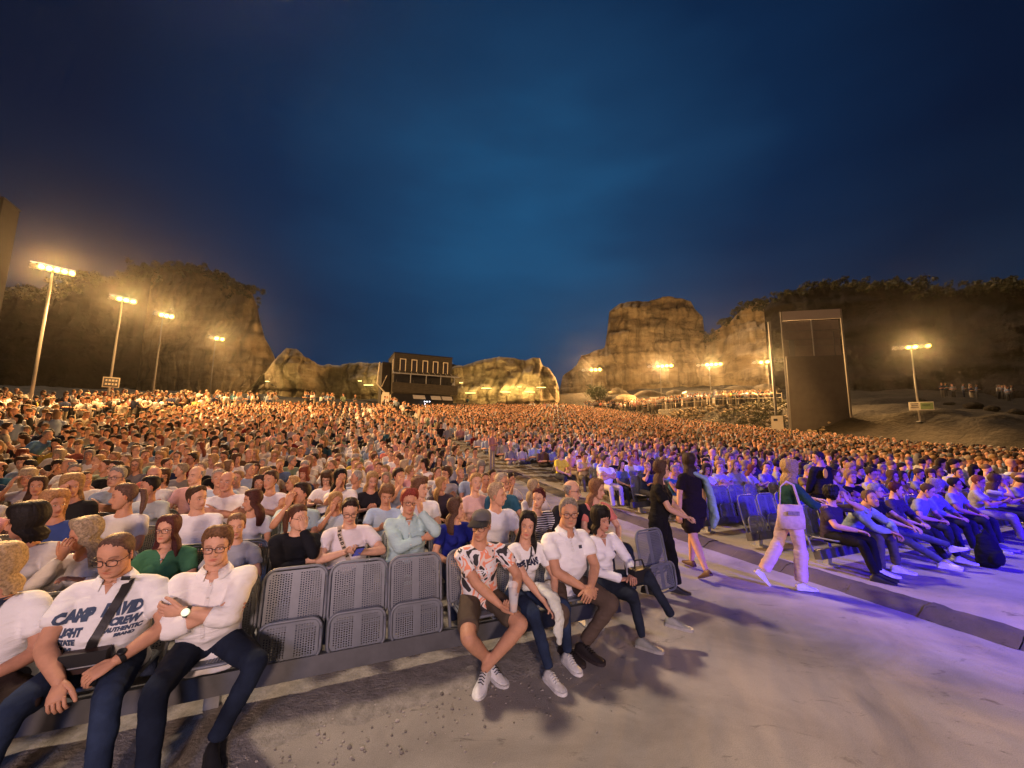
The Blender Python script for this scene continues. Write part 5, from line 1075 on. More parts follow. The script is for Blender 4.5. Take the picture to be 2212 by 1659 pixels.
    hero('L', 1, 508, 1128, 'girl with brown hair in grey top half hidden behind the boy', sex='f', hair='pony', hairc=(.16, .09, .05), lean=2, head=(12, 0, 0), top=(.30, .32, .38), skin=SK[1], nolegs=True)
    bw = hero('L', 1, 640, 1102, 'woman in black jacket with glasses resting her cheek on her hand', sex='f', hair='pony', hairc=(.07, .03, .018), glasses=True, sleeve='long', lean=10, slean=2, head=(46, 6, 4), handL=(.085, -.24, 1.02), handR=(.14, -.25, .74), poleL=(.5, -.4, -1), poleR=(-1, 0, -.4), fL=(-.15, .1, 1), nL=(-.6, .8, 0), fR=(1, .1, .1), nR=(0, 1, 0), top=(.012, .013, .018), bulk=1.18, skin=SK[3], nolegs=True, headkw=dict(jaw=1.06), hem=.05)
    ph = hero('L', 1, 757, 1088, 'woman in loose white blouse with lettered bag strap typing on a phone', sex='f', hair='short', hairc=DKB, glasses=True, sleeve='short', lean=8, head=(4, 20, 0), handR=(-.01, -.30, .78), handL=(.10, -.33, .77), poleR=(-1, .1, -.4), poleL=(1, .1, -.4), fR=(.6, -.75, .2), fL=(-.75, -.6, .2), nR=(.4, -.2, .6), nL=(-.2, .0, .9), curl=.45, top=(.66, .62, .66), bulk=1.25, belly=.05, skin=SK[3], nolegs=True, headkw=dict(closed=1, jaw=1.1), hem=.05)
    so = drape(ph, [(-.085, .985), (-.08, .90), (-.02, .75), (.02, .66)], .040, 'cloth', 'bag_strap', (.50, .42, .34)); 
    for k, chh in enumerate('SKNDEES'): printed(ph, chh, .034, -.083 + .0 + .085 * max(0, k - 1.2) / 5, .93 - .036 * k, -66, (.04, .035, .03), sx=1.0).location.y = -.005
    p = to_world(ph, (.085, -.40, .80)); pn = empty('phone', tuple(p), ROT); pn.rotation_euler = (R_(50), 0, ROT + .3); tag(pn, 'dark phone held by the woman in the loose white blouse', 'phone'); part('case', MB().box((0, 0, 0), (.075, .012, .15)), M['black'], pn); part('display', MB().box((0, -.008, 0), (.068, .002, .14)), mat('phone_display', (.02, .02, .05), .1, emit=((.12, .10, .4), .5)), pn)
    tq = hero('L', 1, 885, 1072, 'woman in pale turquoise shirt with short red hair, glasses and a hand at her cheek', sex='f', hair='spiky', hairc=(.20, .035, .025), glasses=True, sleeve='long', lean=5, head=(8, 3, 4), handL=(.088, -.23, 1.05), handR=(.13, -.25, .80), poleL=(.7, -.3, -1), poleR=(-1, 0, -.4), fL=(-.2, .15, 1), nL=(-.6, .8, 0), fR=(1, .1, .1), nR=(0, 1, 0), curl=.8, top=(.40, .56, .58), bulk=1.28, belly=.05, skin=SK[0], collar=True, nolegs=True, headkw=dict(jaw=1.1), hem=.10); open_neck(tq, .036, .08); placket(tq, .93, .60, (.36, .50, .52)); watch(tq, 1, (.5, .5, .52), None, 'bracelet')
    hero('L', 1, 988, 1090, 'woman in royal blue v-neck tee with long brown hair turned away', sex='f', hair='long', hairc=(.07, .035, .022), lean=3, head=(62, 0, 0), twist=12, top=(.015, .022, .20), skin=SK[1], bulk=1.12, nolegs=True, bust=.02)
    hero('L', 1, 1076, 1058, 'man in white tee with grey blond hair looking right, behind the man in the cap', hair='short', hairc=(.34, .24, .15), head=(55, 2, 0), top=(.62, .65, .74), skin=SK[1], nolegs=True, bulk=1.1)
    sm = hero('L', 1, 1166, 1066, 'woman with short maroon hair in a black and white striped top', sex='f', hair='short', hairc=MAR, head=(-50, 8, 0), sleeve='elbow', skin=SK[3], nolegs=True, bulk=1.05)
    smat = bpy.data.materials.new('striped_cloth'); smat.use_nodes = True; t = smat.node_tree; b = t.nodes['Principled BSDF']; b.inputs['Roughness'].default_value = .85; tcn = N(t, 'ShaderNodeTexCoord'); wv = N(t, 'ShaderNodeTexWave', i_Scale=13.0, i_Distortion=.4); wv.bands_direction = 'Z'
    t.links.new(tcn.outputs['Object'], wv.inputs['Vector']); rr_ = N(t, 'ShaderNodeValToRGB'); rr_.color_ramp.interpolation = 'CONSTANT'; e = rr_.color_ramp.elements; e[0].color = (.02, .02, .03, 1); e[1].position = .62; e[1].color = (.72, .72, .74, 1); t.links.new(wv.outputs['Color'], rr_.inputs[0]); t.links.new(rr_.outputs[0], b.inputs['Base Color']); sm['top'].data.materials.clear(); sm['top'].data.materials.append(smat)
    hero('L', 1, 1238, 1050, 'bald man with glasses in dark jacket looking right, behind the man in the polo', hair='bald', hairc=GRY, glasses=True, sleeve='long', head=(48, 4, 0), top=(.015, .015, .02), skin=SK[3], nolegs=True)
    hero('L', 1, 1292, 1046, 'woman with brown hair and coral pink scarf', sex='f', hair='long', hairc=(.16, .08, .045), head=(30, 8, 0), top=(.62, .20, .17), skin=SK[3], nolegs=True)
    hero('L', 1, 55, 1110, 'woman with black bob turned away in a pale blouse', sex='f', hair='bob', hairc=BLK, sleeve='elbow', head=(-75, 5, 0), top=(.50, .48, .45), skin=SK[2], nolegs=True)
    # ---- front row beyond the kerb
    hero('R', 0, 1765, 1068, 'person drinking in dark top and black trousers behind the blond woman', headoff=-.12, r=6.6, hair='curly', hairc=BLK, sleeve='short', lean=6, head=(60, -8, 0), handR=(-.10, -.40, .66), handL=(.08, -.22, 1.04), poleL=(1, -.2, -.6), fL=(-.3, .1, 1), nL=(0, 1, 0), footR=(-.05, -.55, .09), footL=(.12, -.5, .09), toeR=(.5, -1, 0), toeL=(.5, -1, 0), top=(.04, .03, .05), bottom=(.008, .008, .010), shoe=(.012, .012, .012), sole=(.015, .015, .015), skin=SK[1], bulk=1.15)
    lm = hero('R', 0, 1846, 1062, 'man in open pale shirt leaning forward with forearms on his knees', headoff=-.38, r=7.05, hair='short', hairc=(.09, .055, .035), sleeve='long', lean=32, head=(-22, -14, 0), handR=(.0, -.52, .60), handL=(.12, -.52, .58), poleR=(-1, .2, 0), poleL=(1, .2, 0), fR=(.6, -.7, -.3), fL=(-.6, -.7, -.3), footR=(-.14, -.42, .09), footL=(.24, -.44, .09), toeR=(.6, -1, 0), toeL=(.7, -1, 0), top=(.28, .34, .32), bottom=(.09, .08, .07), botmat='cloth', shoe=(.70, .70, .68), skin=SK[0], collar=True, headkw=dict(beard=.35, smile=1))
    hero('R', 0, 1922, 1062, 'woman in black tee with short grey hair and glasses, legs stretched out', headoff=-.10, r=7.75, sex='f', hair='short', hairc=GRY, glasses=True, head=(35, 2, 0), handR=(.0, -.40, .62), handL=(.12, -.45, .62), footR=(.1, -.75, .16), footL=(.55, -.72, .34), kneeL=(.3, -.6, 1), toeL=(.8, -.6, .25), toeR=(.6, -1, 0), top=(.012, .012, .015), bottom=(.08, .08, .12), shoe=(.72, .72, .70), skin=SK[3], legs='long')
    hero('R', 0, 1978, 1082, 'woman with dark red hair in dark blouse, second along from the bearded man', headoff=-.10, r=8.35, sex='f', hair='short', hairc=MAR, head=(40, 8, 0), sleeve='elbow', top=(.05, .035, .07), bottom=(.02, .02, .03), footR=(0, -.6, .09), footL=(.3, -.65, .12), skin=SK[3])
    hero('R', 0, 2040, 1062, 'man in pale blue polo bending forward at the far right', headoff=-.2, r=9.0, hair='crop', hairc=BRN, head=(20, 22, 0), lean=18, top=(.20, .22, .32), bottom=(.03, .03, .05), shoe=(.3, .3, .3), skin=SK[1])
    hero('R', 0, 2090, 1070, 'woman with round blond bob in pale blouse at the far right', headoff=-.1, r=9.65, sex='f', hair='bob', hairc=GBL, head=(40, 4, 0), sleeve='elbow', top=(.18, .19, .32), bottom=(.02, .02, .03), shoe=(.3, .3, .3), skin=SK[1])
    hero('R', 0, 2150, 1080, 'person in white shirt and sunglasses near the right edge', headoff=-.1, r=10.4, hair='short', hairc=BLK, glasses=True, head=(20, 4, 0), top=(.26, .27, .36), bottom=(.02, .02, .03), shoe=(.2, .2, .2), skin=SK[2])
    bx_, by_ = RS(8.9, 2.75); bp_ = MB(); bp_.tube([(0, 0, .05), (0, 0, .25), (0, .02, .44)], [.15, .17, .10], [.11, .12, .07], lat=(1, 0, 0), n=18, cap=.5); bp_.ball((0, -.12, .16), (.11, .06, .10), 14, 10); bp_.tube([(-.05, 0, .47), (0, 0, .54), (.05, 0, .47)], .014, n=8); bm_ = fuse(bp_, .02, 2); displace(bm_, lambda P: .02 * fbm(P * 6, 3, 2)); bo_ = obj('backpack', bm_, M['cloth'], None, (.012, .012, .014), (bx_, by_, .05)); tag(bo_, 'bulky black backpack on the ground before the front row beyond the kerb', 'backpack')
    # ---- standing and walking people
    def stand(x, y, rz, label, z=0, **kw):
        used_labels.add(label); return build_person((x, y, z), R_(rz), label, sit=False, **kw)
    g1 = onrow(1425, 985, 3.9)
    a = stand(*gnd(1428, 1284), 62, 'standing woman in black tee dress with glasses and long brown hair, hands clasped', sex='f', hair='long', hairc=(.06, .03, .022), glasses=True, head=(8, -2, 0), handR=(-.03, -.32, .99), handL=(.05, -.33, .98), poleR=(-1, .5, -.3), poleL=(1, .5, -.3), fR=(.5, -.8, -.1), fL=(-.4, -.8, -.1), curl=.7, footR=(-.12, .16, .09), footL=(.10, -.16, .09), top=(.010, .010, .012), bottom=(.008, .008, .010), legs='flare', bulk=1.15, belly=.045, bust=.03, hem=.20, skin=SK[3], shoe=(.02, .02, .02), sole=(.03, .03, .03), hgt=.965, toeR=(0, -1, 0), toeL=(0, -1, 0), headkw=dict(nose=1.1))
    b_ = stand(*gnd(1505, 1240), 195, 'woman walking away in dark dress with long dark hair and a pale green shawl', sex='f', hair='long', hairc=(.03, .018, .014), head=(0, 0, 0), handR=(-.26, -.1, .80), handL=(.24, .0, .82), footR=(-.10, -.22, .09), footL=(.10, .30, .16), toeR=(0, -1, 0), toeL=(0, -1, -.5), upL=(0, -.3, 1), top=(.014, .010, .012), legs='dress', bulk=1.12, hem=.10, skin=SK[1], shoe=(.10, .045, .03), sole=(.08, .04, .03), hgt=1.0)
    sh_ = MB(); sh_.tube([(.0, .02, 1.40), (-.16, .06, 1.32), (-.24, .08, 1.05), (-.28, .08, .78), (-.27, .06, .66)], [.05, .07, .07, .09, .05], [.03, .04, .05, .06, .04], n=12); m_ = fuse(sh_, .014, 2); displace(m_, lambda P: .014 * fbm(P * 12, 3, 8)); obj('shawl', m_, M['cloth'], b_['root'], (.26, .38, .36))
    c_ = stand(*gnd(1716, 1272), 80, 'blond woman stepping off the kerb in pink trousers and dark green top', z=0, sex='f', hair='wavy', hairc=(.30, .20, .10), hseed=1, head=(12, 0, 0), sleeve='elbow', handR=(-.12, -.34, 1.12), handL=(.10, -.40, 1.16), poleR=(-1, .2, -.6), poleL=(1, .2, -.6), footR=(-.06, -.06, .09), footL=(.06, .36, .15), kneeL=(0, -1, 0), toeR=(0, -1, 0), toeL=(0, -.8, -.8), upL=(0, -.7, .7), top=(.018, .06, .055), bottom=(.70, .48, .42), botmat='cloth', legs='wide', bulk=1.08, hem=-.02, skin=SK[3], shoe=(.78, .76, .66), sole=(.8, .78, .7), hgt=.965)
    p = to_world(c_, (-.27, .10, .98)); tb_ = empty('tote_bag', tuple(p), R_(80)); tag(tb_, 'beige tote bag hanging at the hip of the blond woman', 'bag'); mtote = mat('tote_canvas', (.62, .44, .34), .85, noise=(20, .12), bump=(40, .4, .006))
    bgm = MB(); bgm.tube([(0, 0, -.14), (0, 0, -.02), (0, 0, .14)], [.155, .16, .14], [.06, .06, .03], lat=(0, 1, 0), n=20, cap=.2); part('pouch', bgm, mtote, tb_, True); part('strap', MB().tube([(0, -.12, .1), (.05, -.08, .38), (.05, .0, .42), (.03, .08, .36), (0, .12, .1)], [.016] * 5, [.006] * 5, n=8), mtote, tb_, True)
    part('label_patch', MB().box((-.072, .0, .05), (.01, .13, .05)), mat('tote_print', (.25, .20, .17), .8, noise=(40, .4)), tb_)
    sx_, sy_ = at(1775, 985, 7.6)[:2]; sg_ = stand(sx_, sy_, 200, 'security man in black jacket with yellow badge standing among the seats', z=-.02, sleeve='long', hair='short', hairc=DKB, head=(55, 8, 0), top=(.012, .012, .014), bottom=(.01, .01, .012), bulk=1.3, hgt=1.0, skin=SK[0], vox=.015)
    em = MB(); em.tube([(.09, .0, 1.26), (.09, .0, 1.262)], .05, lat=(0, 0, 1), n=20, cap=.1); part('badge', MB().ball((.16, .135, 1.28), (.06, .02, .09), 14, 10), mat('yellow_print', (.75, .50, .03), .7), sg_['root'], True)
# ------------------------------------------------------------------ the people sitting behind: one figure of each pose, then copies
TOPS = [('white tee', (.78, .76, .73), 34), ('off white shirt', (.62, .57, .49), 12), ('pale blue shirt', (.36, .46, .62), 8), ('black tee', (.014, .014, .016), 14), ('navy top', (.02, .03, .08), 8), ('grey top', (.22, .22, .24), 7), ('pink shirt', (.66, .34, .36), 6), ('beige top', (.46, .36, .25), 6),
        ('dark red top', (.22, .02, .025), 3), ('yellow top', (.70, .52, .08), 1.5), ('teal polo', (.035, .12, .17), 3), ('pale green top', (.30, .40, .28), 2), ('striped shirt', (.40, .40, .46), 3), ('brown top', (.12, .07, .045), 4), ('denim blue shirt', (.09, .14, .26), 4), ('coral top', (.60, .18, .13), 1.5)]
HAIRC = [('brown haired', BRN, 10), ('dark haired', DKB, 10), ('black haired', BLK, 4), ('blond', BLD, 9), ('grey haired', GRY, 9), ('pale blond', GBL, 6), ('red haired', RED, 2), ('light brown haired', (.20, .12, .065), 8)]
def pick(L): return rnd.choices(L, [a[2] for a in L])[0]
ARMS = {'lap': dict(handR=(-.06, -.34, .60), handL=(.08, -.35, .60), fR=(.5, -.8, -.2), fL=(-.5, -.8, -.2)),
        'crossed': dict(handR=(.075, -.215, .76), handL=(-.095, -.23, .80), poleR=(-1, -.05, -.5), poleL=(1, -.05, -.5), fR=(1, .15, .1), fL=(-1, .15, .1), nR=(0, 1, 0), nL=(0, 1, 0)),
        'chin': dict(handR=(-.06, -.25, 1.03), handL=(.02, -.28, .74), poleR=(-.6, -.3, -1), fR=(.2, .1, 1), nR=(.5, .8, 0), fL=(-1, 0, 0)),
        'phone': dict(handR=(-.03, -.33, .76), handL=(.06, -.34, .76), fR=(.5, -.7, .3), fL=(-.5, -.7, .3), nR=(.3, 0, .9), nL=(-.3, 0, .9)),
        'fore': dict(handR=(-.02, -.48, .60), handL=(.06, -.48, .58), lean=22, fR=(.5, -.7, -.3), fL=(-.5, -.7, -.3))}
TSPEC = [('m', 70, 0, 'fore', dict(slean=6)), ('f', -20, -6, 'fore', dict(bulk=1.15)), ('m', -45, -4, 'crossed', dict(lean=-4, bulk=1.2, belly=.05)), ('f', 40, 10, 'chin', dict(lean=10, slean=-6)), ('m', 20, 28, 'phone', dict(lean=8)), ('m', 38, 2, 'lap', dict(lean=9)), ('f', -45, 6, 'lap', dict(lean=-2, slean=5)), ('f', 80, 0, 'lap', dict(twist=25)), ('m', -80, 0, 'lap', dict(twist=-22)), ('m', 0, 2, 'lap', {}), ('m', 24, 0, 'crossed', dict(belly=.04, bulk=1.15)), ('m', -32, 4, 'lap', {}), ('m', 55, 3, 'lap', dict(bulk=1.1)), ('m', -58, 2, 'chin', {}), ('m', 10, -10, 'fore', {}), ('m', -12, 0, 'crossed', dict(belly=.07, bulk=1.3)), ('m', 6, 20, 'phone', {}),
         ('f', 0, 0, 'lap', {}), ('f', 28, 3, 'chin', {}), ('f', -30, 0, 'crossed', dict(sleeve='none', bust=.02)), ('f', 55, 2, 'lap', dict(bulk=1.1)), ('f', -60, 4, 'lap', {}), ('f', 8, 18, 'phone', {}), ('f', -14, -2, 'crossed', dict(bulk=1.2, bust=.03)), ('f', 14, 0, 'lap', dict(sleeve='elbow'))]
TPL = []
for sx_, yaw, pit, arm, ex in TSPEC:
    kw = dict(ARMS[arm]); kw.update(ex); kw.setdefault('lean', 3)
    kw.setdefault('slean', rnd.uniform(-5, 5)); i_ = build_person((0, 0, 0), 0, 'x', sex=sx_, head=(yaw, pit, rnd.uniform(-7, 7)), lod=1, vox=.021, nolegs=True, hair='short', botmat='cloth', **kw)
    TPL.append(dict(info=i_, sex=sx_, yaw=yaw, used=False))
GLO = obj('glasses', GM); GLO.matrix_world = Matrix(); 
def place_template(T, loc, rz, label, top, hc, style, skin, bottom, group, glasses=False, sc=1.0, seed=0):
    r0 = T['info']['root']
    if not T['used']: r = r0; T['used'] = True; ch = list(r.children)
    else:
        r = r0.copy(); COL.objects.link(r); ch = []
        for c in r0.children:
            if c.name.startswith('glasses'): continue
            d = c.copy(); COL.objects.link(d); d.parent = r; ch.append(d)
    r.location = loc; r.rotation_euler = (0, 0, rz); r.scale = (sc,) * 3; tag(r, label, 'person', group)
    for d in ch:
        n = d.name.split('.')[0]
        if n == 'body': d.color = (*skin, 1)
        elif n in ('shirt', 'dress'): d.color = (*top, 1)
        elif n == 'hair': d.data = hair(style, 1, seed); d.color = (*hc, 1)
        else: d.color = (*bottom, 1)
    if glasses: g = GLO.copy(); COL.objects.link(g); g.parent = r; g.matrix_local = T['info']['Hm']
    return r
def tmpl_for(sex, yaw, arm=None):
    L = [t for t, s in zip(TPL, TSPEC) if t['sex'] == sex and (arm is None or s[3] == arm)] or [t for t in TPL if t['sex'] == sex]; return min(L, key=lambda t: abs(t['yaw'] - yaw) + rnd.random() * 3)
NIND = [sum(1 for o in bpy.data.objects if o.get('category') == 'person') - len(TPL)]
NEXT = []
def extra(block, n, px, py, label, sex, yaw, style, hc, top, arm=None, glasses=False, skin=None, sc=1.0, bottom=(.03, .035, .05)):
    s0 = rowS(block, n); r, z = onrow(px, py, s0 - .08)
    if any(b == block and m == n and abs(q - r) < .30 for b, m, q in PLACED): return
    PLACED.append((block, n, r)); PLBL[(block, n, r)] = label; x, y = RS(r, s0); used_labels.add(label)
    place_template(tmpl_for(sex, yaw, arm), (x, y, float(gs(s0)) + SEATDZ[block]), ROT + R_(rnd.uniform(-6, 6)), label, top, hc, style, skin or rnd.choice(SK), bottom, 'seated audience', glasses, sc * min(1.1, max(.93, (z - float(gs(s0)) - SEATDZ[block]) / 1.17)), rnd.randrange(9)); NIND[0] += 1
LB = (.36, .48, .64)
for a in [
    ('L', 2, 428, 1066, 'man in white crew tee with brown quiff looking right toward his neighbour', 'm', 55, 'short', BRN, (.76, .76, .78)),
    ('L', 2, 545, 1072, 'girl in pale off shoulder top with long dark hair looking left', 'f', -60, 'long', (.06, .02, .015), (.52, .54, .60)),
    ('L', 2, 640, 1058, 'man in pale turquoise shirt with short dark hair looking left', 'm', -58, 'short', DKB, (.42, .58, .60)),
    ('L', 2, 128, 1078, 'woman in blue sleeveless top with strawberry blond hair', 'f', 55, 'wavy', (.34, .18, .08), (.04, .07, .22)),
    ('L', 2, 268, 1060, 'girl with brown ponytail in white top seen in profile facing left', 'f', -60, 'pony', (.10, .055, .04), (.66, .66, .66)),
    ('L', 2, 735, 1075, 'woman with blond fringe in pale blue blouse behind the woman with the phone', 'f', 28, 'long', BLD, (.42, .50, .60)),
    ('L', 2, 832, 1062, 'young man with curly brown hair in pale blue shirt looking down', 'm', 6, 'curly', (.16, .08, .04), LB, 'phone'),
    ('L', 2, 912, 1046, 'young man with curly brown hair in white shirt turned to the right', 'm', 55, 'curly', (.12, .06, .035), (.72, .74, .80)),
    ('L', 2, 1084, 1030, 'man in teal polo with glasses and grey stubble', 'm', 24, 'short', (.30, .25, .2), (.035, .12, .19), 'lap', True),
    ('L', 2, 1030, 1026, 'woman with blond hair in a pink top beside the man in the teal polo', 'f', 0, 'pony', BLD, (.62, .42, .40)),
    ('L', 2, 1160, 1046, 'woman with silvery blond hair in white behind the striped top', 'f', 55, 'long', GBL, (.60, .58, .62)),
    ('L', 3, 170, 1024, 'woman with wavy light blond hair in a black top', 'f', 28, 'wavy', BLD, (.02, .02, .02)),
    ('L', 3, 226, 1046, 'woman with short dark hair and glasses in brown tee', 'f', 55, 'short', DKB, (.12, .09, .07), None, True),
    ('L', 3, 322, 1042, 'woman with black hair tied back facing left in pale green', 'f', -60, 'bun', BLK, (.50, .56, .54)),
    ('L', 3, 745, 1010, 'woman with long dark hair in white cardigan looking at the camera', 'f', 28, 'long', BLK, (.72, .70, .68)),
    ('L', 3, 800, 1030, 'blond woman in black top looking down', 'f', 8, 'long', BLD, (.015, .015, .02), 'phone'),
    ('L', 3, 870, 1000, 'woman in grey tee with dark hair tied up', 'f', 28, 'bun', DKB, (.26, .30, .40)),
    ('L', 3, 960, 1040, 'woman with long straight blond hair in dark patterned blouse', 'f', 55, 'long', BLD, (.06, .045, .06)),
    ('L', 3, 955, 1000, 'man in dark navy tee with short dark hair behind the blond woman', 'm', 24, 'short', DKB, (.012, .014, .03)),
    ('L', 3, 500, 1010, 'balding man in white polo with arms crossed', 'm', -12, 'bald', GRY, (.76, .74, .76), 'crossed'),
    ('L', 3, 590, 1018, 'woman in sleeveless white blouse with arms crossed', 'f', -30, 'bun', BRN, (.74, .72, .76), 'crossed'),
    ('L', 4, 418, 1010, 'bald man in pink striped shirt', 'm', -32, 'bald', GRY, (.68, .42, .42)),
    ('L', 4, 485, 985, 'man in pale blue polo with grey hair leaning on his arm', 'm', 10, 'short', (.3, .25, .2), (.44, .54, .64)),
    ('L', 4, 265, 985, 'man with grey hair and glasses in blue grey shirt', 'm', -12, 'short', GRY, (.30, .36, .46), None, True),
    ('L', 4, 335, 985, 'balding man in white shirt in the fifth row of the near block', 'm', 24, 'bald', BRN, (.72, .70, .66)),
    ('R', 5, 1310, 990, 'man in white tee and pale trousers with legs stretched into the aisle', 'm', 24, 'short', DKB, (.76, .74, .78), 'crossed', False, None, 1.0, (.55, .50, .40)),
    ('R', 5, 1345, 1000, 'woman with dark hair in blue patterned blouse beside the man in white', 'f', 0, 'long', DKB, (.12, .16, .40)),
    ('R', 7, 1213, 975, 'woman in bright yellow top at the end of her row by the aisle', 'f', 0, 'bob', (.2, .12, .07), (.78, .66, .05)),
    ('R', 2, 1708, 1040, 'woman with grey brown hair in the third row beyond the kerb', 'f', 14, 'short', GRY, (.20, .18, .30)),
]: extra(*a)
# standing people further back
def standing(px, py_head, d, label, sex='m', yaw=0, style='short', hc=BRN, top=(.7, .7, .7), bottom=(.03, .03, .05), rz=0, legs='long', **kw):
    p = at(px, py_head, d); g0 = G(p[0], p[1]); used_labels.add(label); NIND[0] += 1
    return build_person((p[0], p[1], g0), R_(rz), label, 'people standing among the rows', sit=False, sex=sex, head=(yaw, 0, 0), hair=style, hairc=hc, top=top, bottom=bottom, lod=1, vox=.024, legs=legs, handR=kw.pop('handR', (-.1, -.25, .98)), handL=kw.pop('handL', (.12, -.25, .95)), footR=(-.1, -.02, .09), footL=(.1, .0, .09), shoe=(.1, .1, .1), skin=rnd.choice(SK), **kw)
if not FAR:
    standing(952, 922, 18.5, 'woman standing on the aisle in dark dress holding a pale card', 'f', 20, 'bob', DKB, (.02, .014, .015), rz=10, legs='long', bottom=(.02, .015, .015))
    standing(802, 880, 31, 'person in white shirt and dark shorts walking up the aisle steps', 'm', 0, 'short', BRN, (.75, .72, .68), (.02, .02, .03), rz=190, legs='short')
    standing(790, 884, 32, 'woman in white dress on the aisle steps beside the man in shorts', 'f', 0, 'long', BRN, (.75, .72, .68), (.4, .3, .2), rz=170, legs='dress')
    standing(824, 884, 30, 'person in dark shirt coming down the aisle steps', 'm', 0, 'short', DKB, (.05, .05, .06), (.04, .04, .05), rz=5)
    standing(845, 906, 23, 'woman in grey top and white trousers on the aisle', 'f', 0, 'pony', DKB, (.10, .10, .12), (.62, .58, .55), rz=180)
    standing(18, 868, 10.2, 'tall person in pale tee standing at the left edge', 'm', 0, 'short', BRN, (.50, .44, .34), (.05, .045, .04), rz=150)
    standing(78, 898, 9.6, 'man in blue shirt leaning over with an arm stretched out at the left', 'm', 0, 'crop', GRY, (.10, .22, .42), (.03, .03, .03), rz=95, lean=34, handL=(.3, -.55, 1.0), legs='long', bulk=1.1)
    standing(110, 888, 13.5, 'woman in dark clothes standing at the left under the tallest lamp post', 'f', 0, 'long', BRN, (.05, .05, .06), rz=30)
    standing(170, 882, 15, 'person in pale jacket bending over at the left', 'm', 0, 'short', BLD, (.6, .55, .42), rz=100, lean=30)
    standing(262, 884, 21, 'person in grey tee standing behind the left rows', 'm', 0, 'short', BRN, (.4, .36, .3), rz=200)
    standing(318, 872, 26, 'person in white tee standing behind the left rows', 'm', 0, 'short', BRN, (.7, .66, .58), rz=20)
    standing(424, 880, 27, 'person in yellow green tee standing behind the left rows', 'm', 0, 'short', BRN, (.45, .50, .12), rz=20)
    standing(355, 893, 20, 'man in chequered shirt standing with his back turned', 'm', 0, 'short', BRN, (.52, .44, .30), rz=190, bulk=1.15)
# all other seats
EMPTY = [('R', 1, 6.65), ('R', 1, 7.15), ('R', 1, 7.65), ('R', 1, 8.15), ('R', 2, 6.75), ('R', 2, 7.25), ('R', 2, 7.75), ('R', 2, 8.25), ('R', 5, 6.95), ('R', 5, 7.45)]
cand = []
for block in 'LR':
    for n in range(0, 98):
        s0 = rowS(block, n)
        ks = range(0, 160); 
        for k in ks:
            r = (2.75 if n < 9 else 3.75) - SP * k if block == 'L' else (6.75 if n < 11 else 5.75) + SP * k
            if block == 'L' and n == 0 and r > -2.1: continue
            if block == 'L' and n == 1 and r > -2.5: continue
            if block == 'R' and n == 0 and r < 10.8: continue
            if block == 'R' and n in (1, 2) and r < 8.6: continue
            if block == 'R' and n in (5,) and r < 7.7: continue
            x, y = RS(r, s0)
            if y < .6 or abs(x) > 1.40 * y + 1.2: continue
            if not inpoly(x, y): continue
            if any(b == block and m == n and abs(q - r) < .40 for b, m, q in PLACED): continue
            cand.append((math.hypot(x, y), block, n, r, k, x, y))
cand.sort(); 
BOT = [(.02, .025, .05), (.03, .03, .035), (.10, .09, .08), (.30, .26, .20), (.012, .012, .014)]
NTH = ['first', 'second', 'third', 'fourth', 'fifth', 'sixth', 'seventh', 'eighth', 'ninth', 'tenth', 'eleventh', 'twelfth', 'thirteenth', 'fourteenth', 'fifteenth', 'sixteenth', 'seventeenth', 'eighteenth', 'nineteenth', 'twentieth', 'twenty-first', 'twenty-second', 'twenty-third', 'twenty-fourth', 'twenty-fifth', 'twenty-sixth', 'twenty-seventh', 'twenty-eighth', 'twenty-ninth', 'thirtieth'] + ['%dth' % i for i in range(31, 200)]
inview = [c for c in cand if abs(c[5]) < 1.34 * c[6] + .1]; nind = max(0, 296 - NIND[0]); CH = set(id(c) for c in inview[:nind])
STY = {'m': [('short', 0, 7), ('crop', 0, 5), ('bald', 0, 3), ('curly', 0, 1), ('spiky', 0, 1)], 'f': [('long', 0, 5), ('bob', 0, 4), ('pony', 0, 2), ('short', 0, 3), ('wavy', 0, 3), ('bun', 0, 1), ('fringe', 0, 1)]}
rest = []
for c in cand:
    d, block, n, r, k, x, y = c
    if id(c) not in CH: rest.append(c); continue
    T = rnd.choice(TPL); tn, tc_, _ = pick(TOPS); hn, hc, _ = pick(HAIRC); st = pick(STY[T['sex']])[0]; who = 'man' if T['sex'] == 'm' else 'woman'
    if st == 'bald': hn = 'balding'; hc = rnd.choice([GRY, BRN])
    j = rnd.uniform(-.04, .04); x, y = RS(r + j, rowS(block, n) + rnd.uniform(-.06, .04))
    lab = '%s %s in %s, %s row of %s, %s from aisle' % (hn, who, tn, ORD[n], BN[block], NTH[k])
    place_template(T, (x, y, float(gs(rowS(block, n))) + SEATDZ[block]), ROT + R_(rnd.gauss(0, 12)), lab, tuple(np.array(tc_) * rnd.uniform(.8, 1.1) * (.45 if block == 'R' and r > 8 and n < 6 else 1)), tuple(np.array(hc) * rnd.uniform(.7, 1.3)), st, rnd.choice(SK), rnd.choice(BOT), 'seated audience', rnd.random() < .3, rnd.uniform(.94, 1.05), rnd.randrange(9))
bpy.data.objects.remove(GLO)
for T in TPL:
    if not T['used']:
        for c in list(T['info']['root'].children_recursive): bpy.data.objects.remove(c)
        bpy.data.objects.remove(T['info']['root'])
def seatlabel(l):
    w = l.replace(',', '').split()[:11]
    while w[-1] in ('with', 'in', 'and', 'a', 'the', 'his', 'her', 'of', 'at', 'to', 'looking', 'on', 'white', 'black', 'pale', 'grey', 'long', 'by', 'hand', 'hands', 'behind', 'short', 'dark', 'turned', 'holding', 'from', 'between'): w.pop()
    return 'seat under the ' + ' '.join(w)
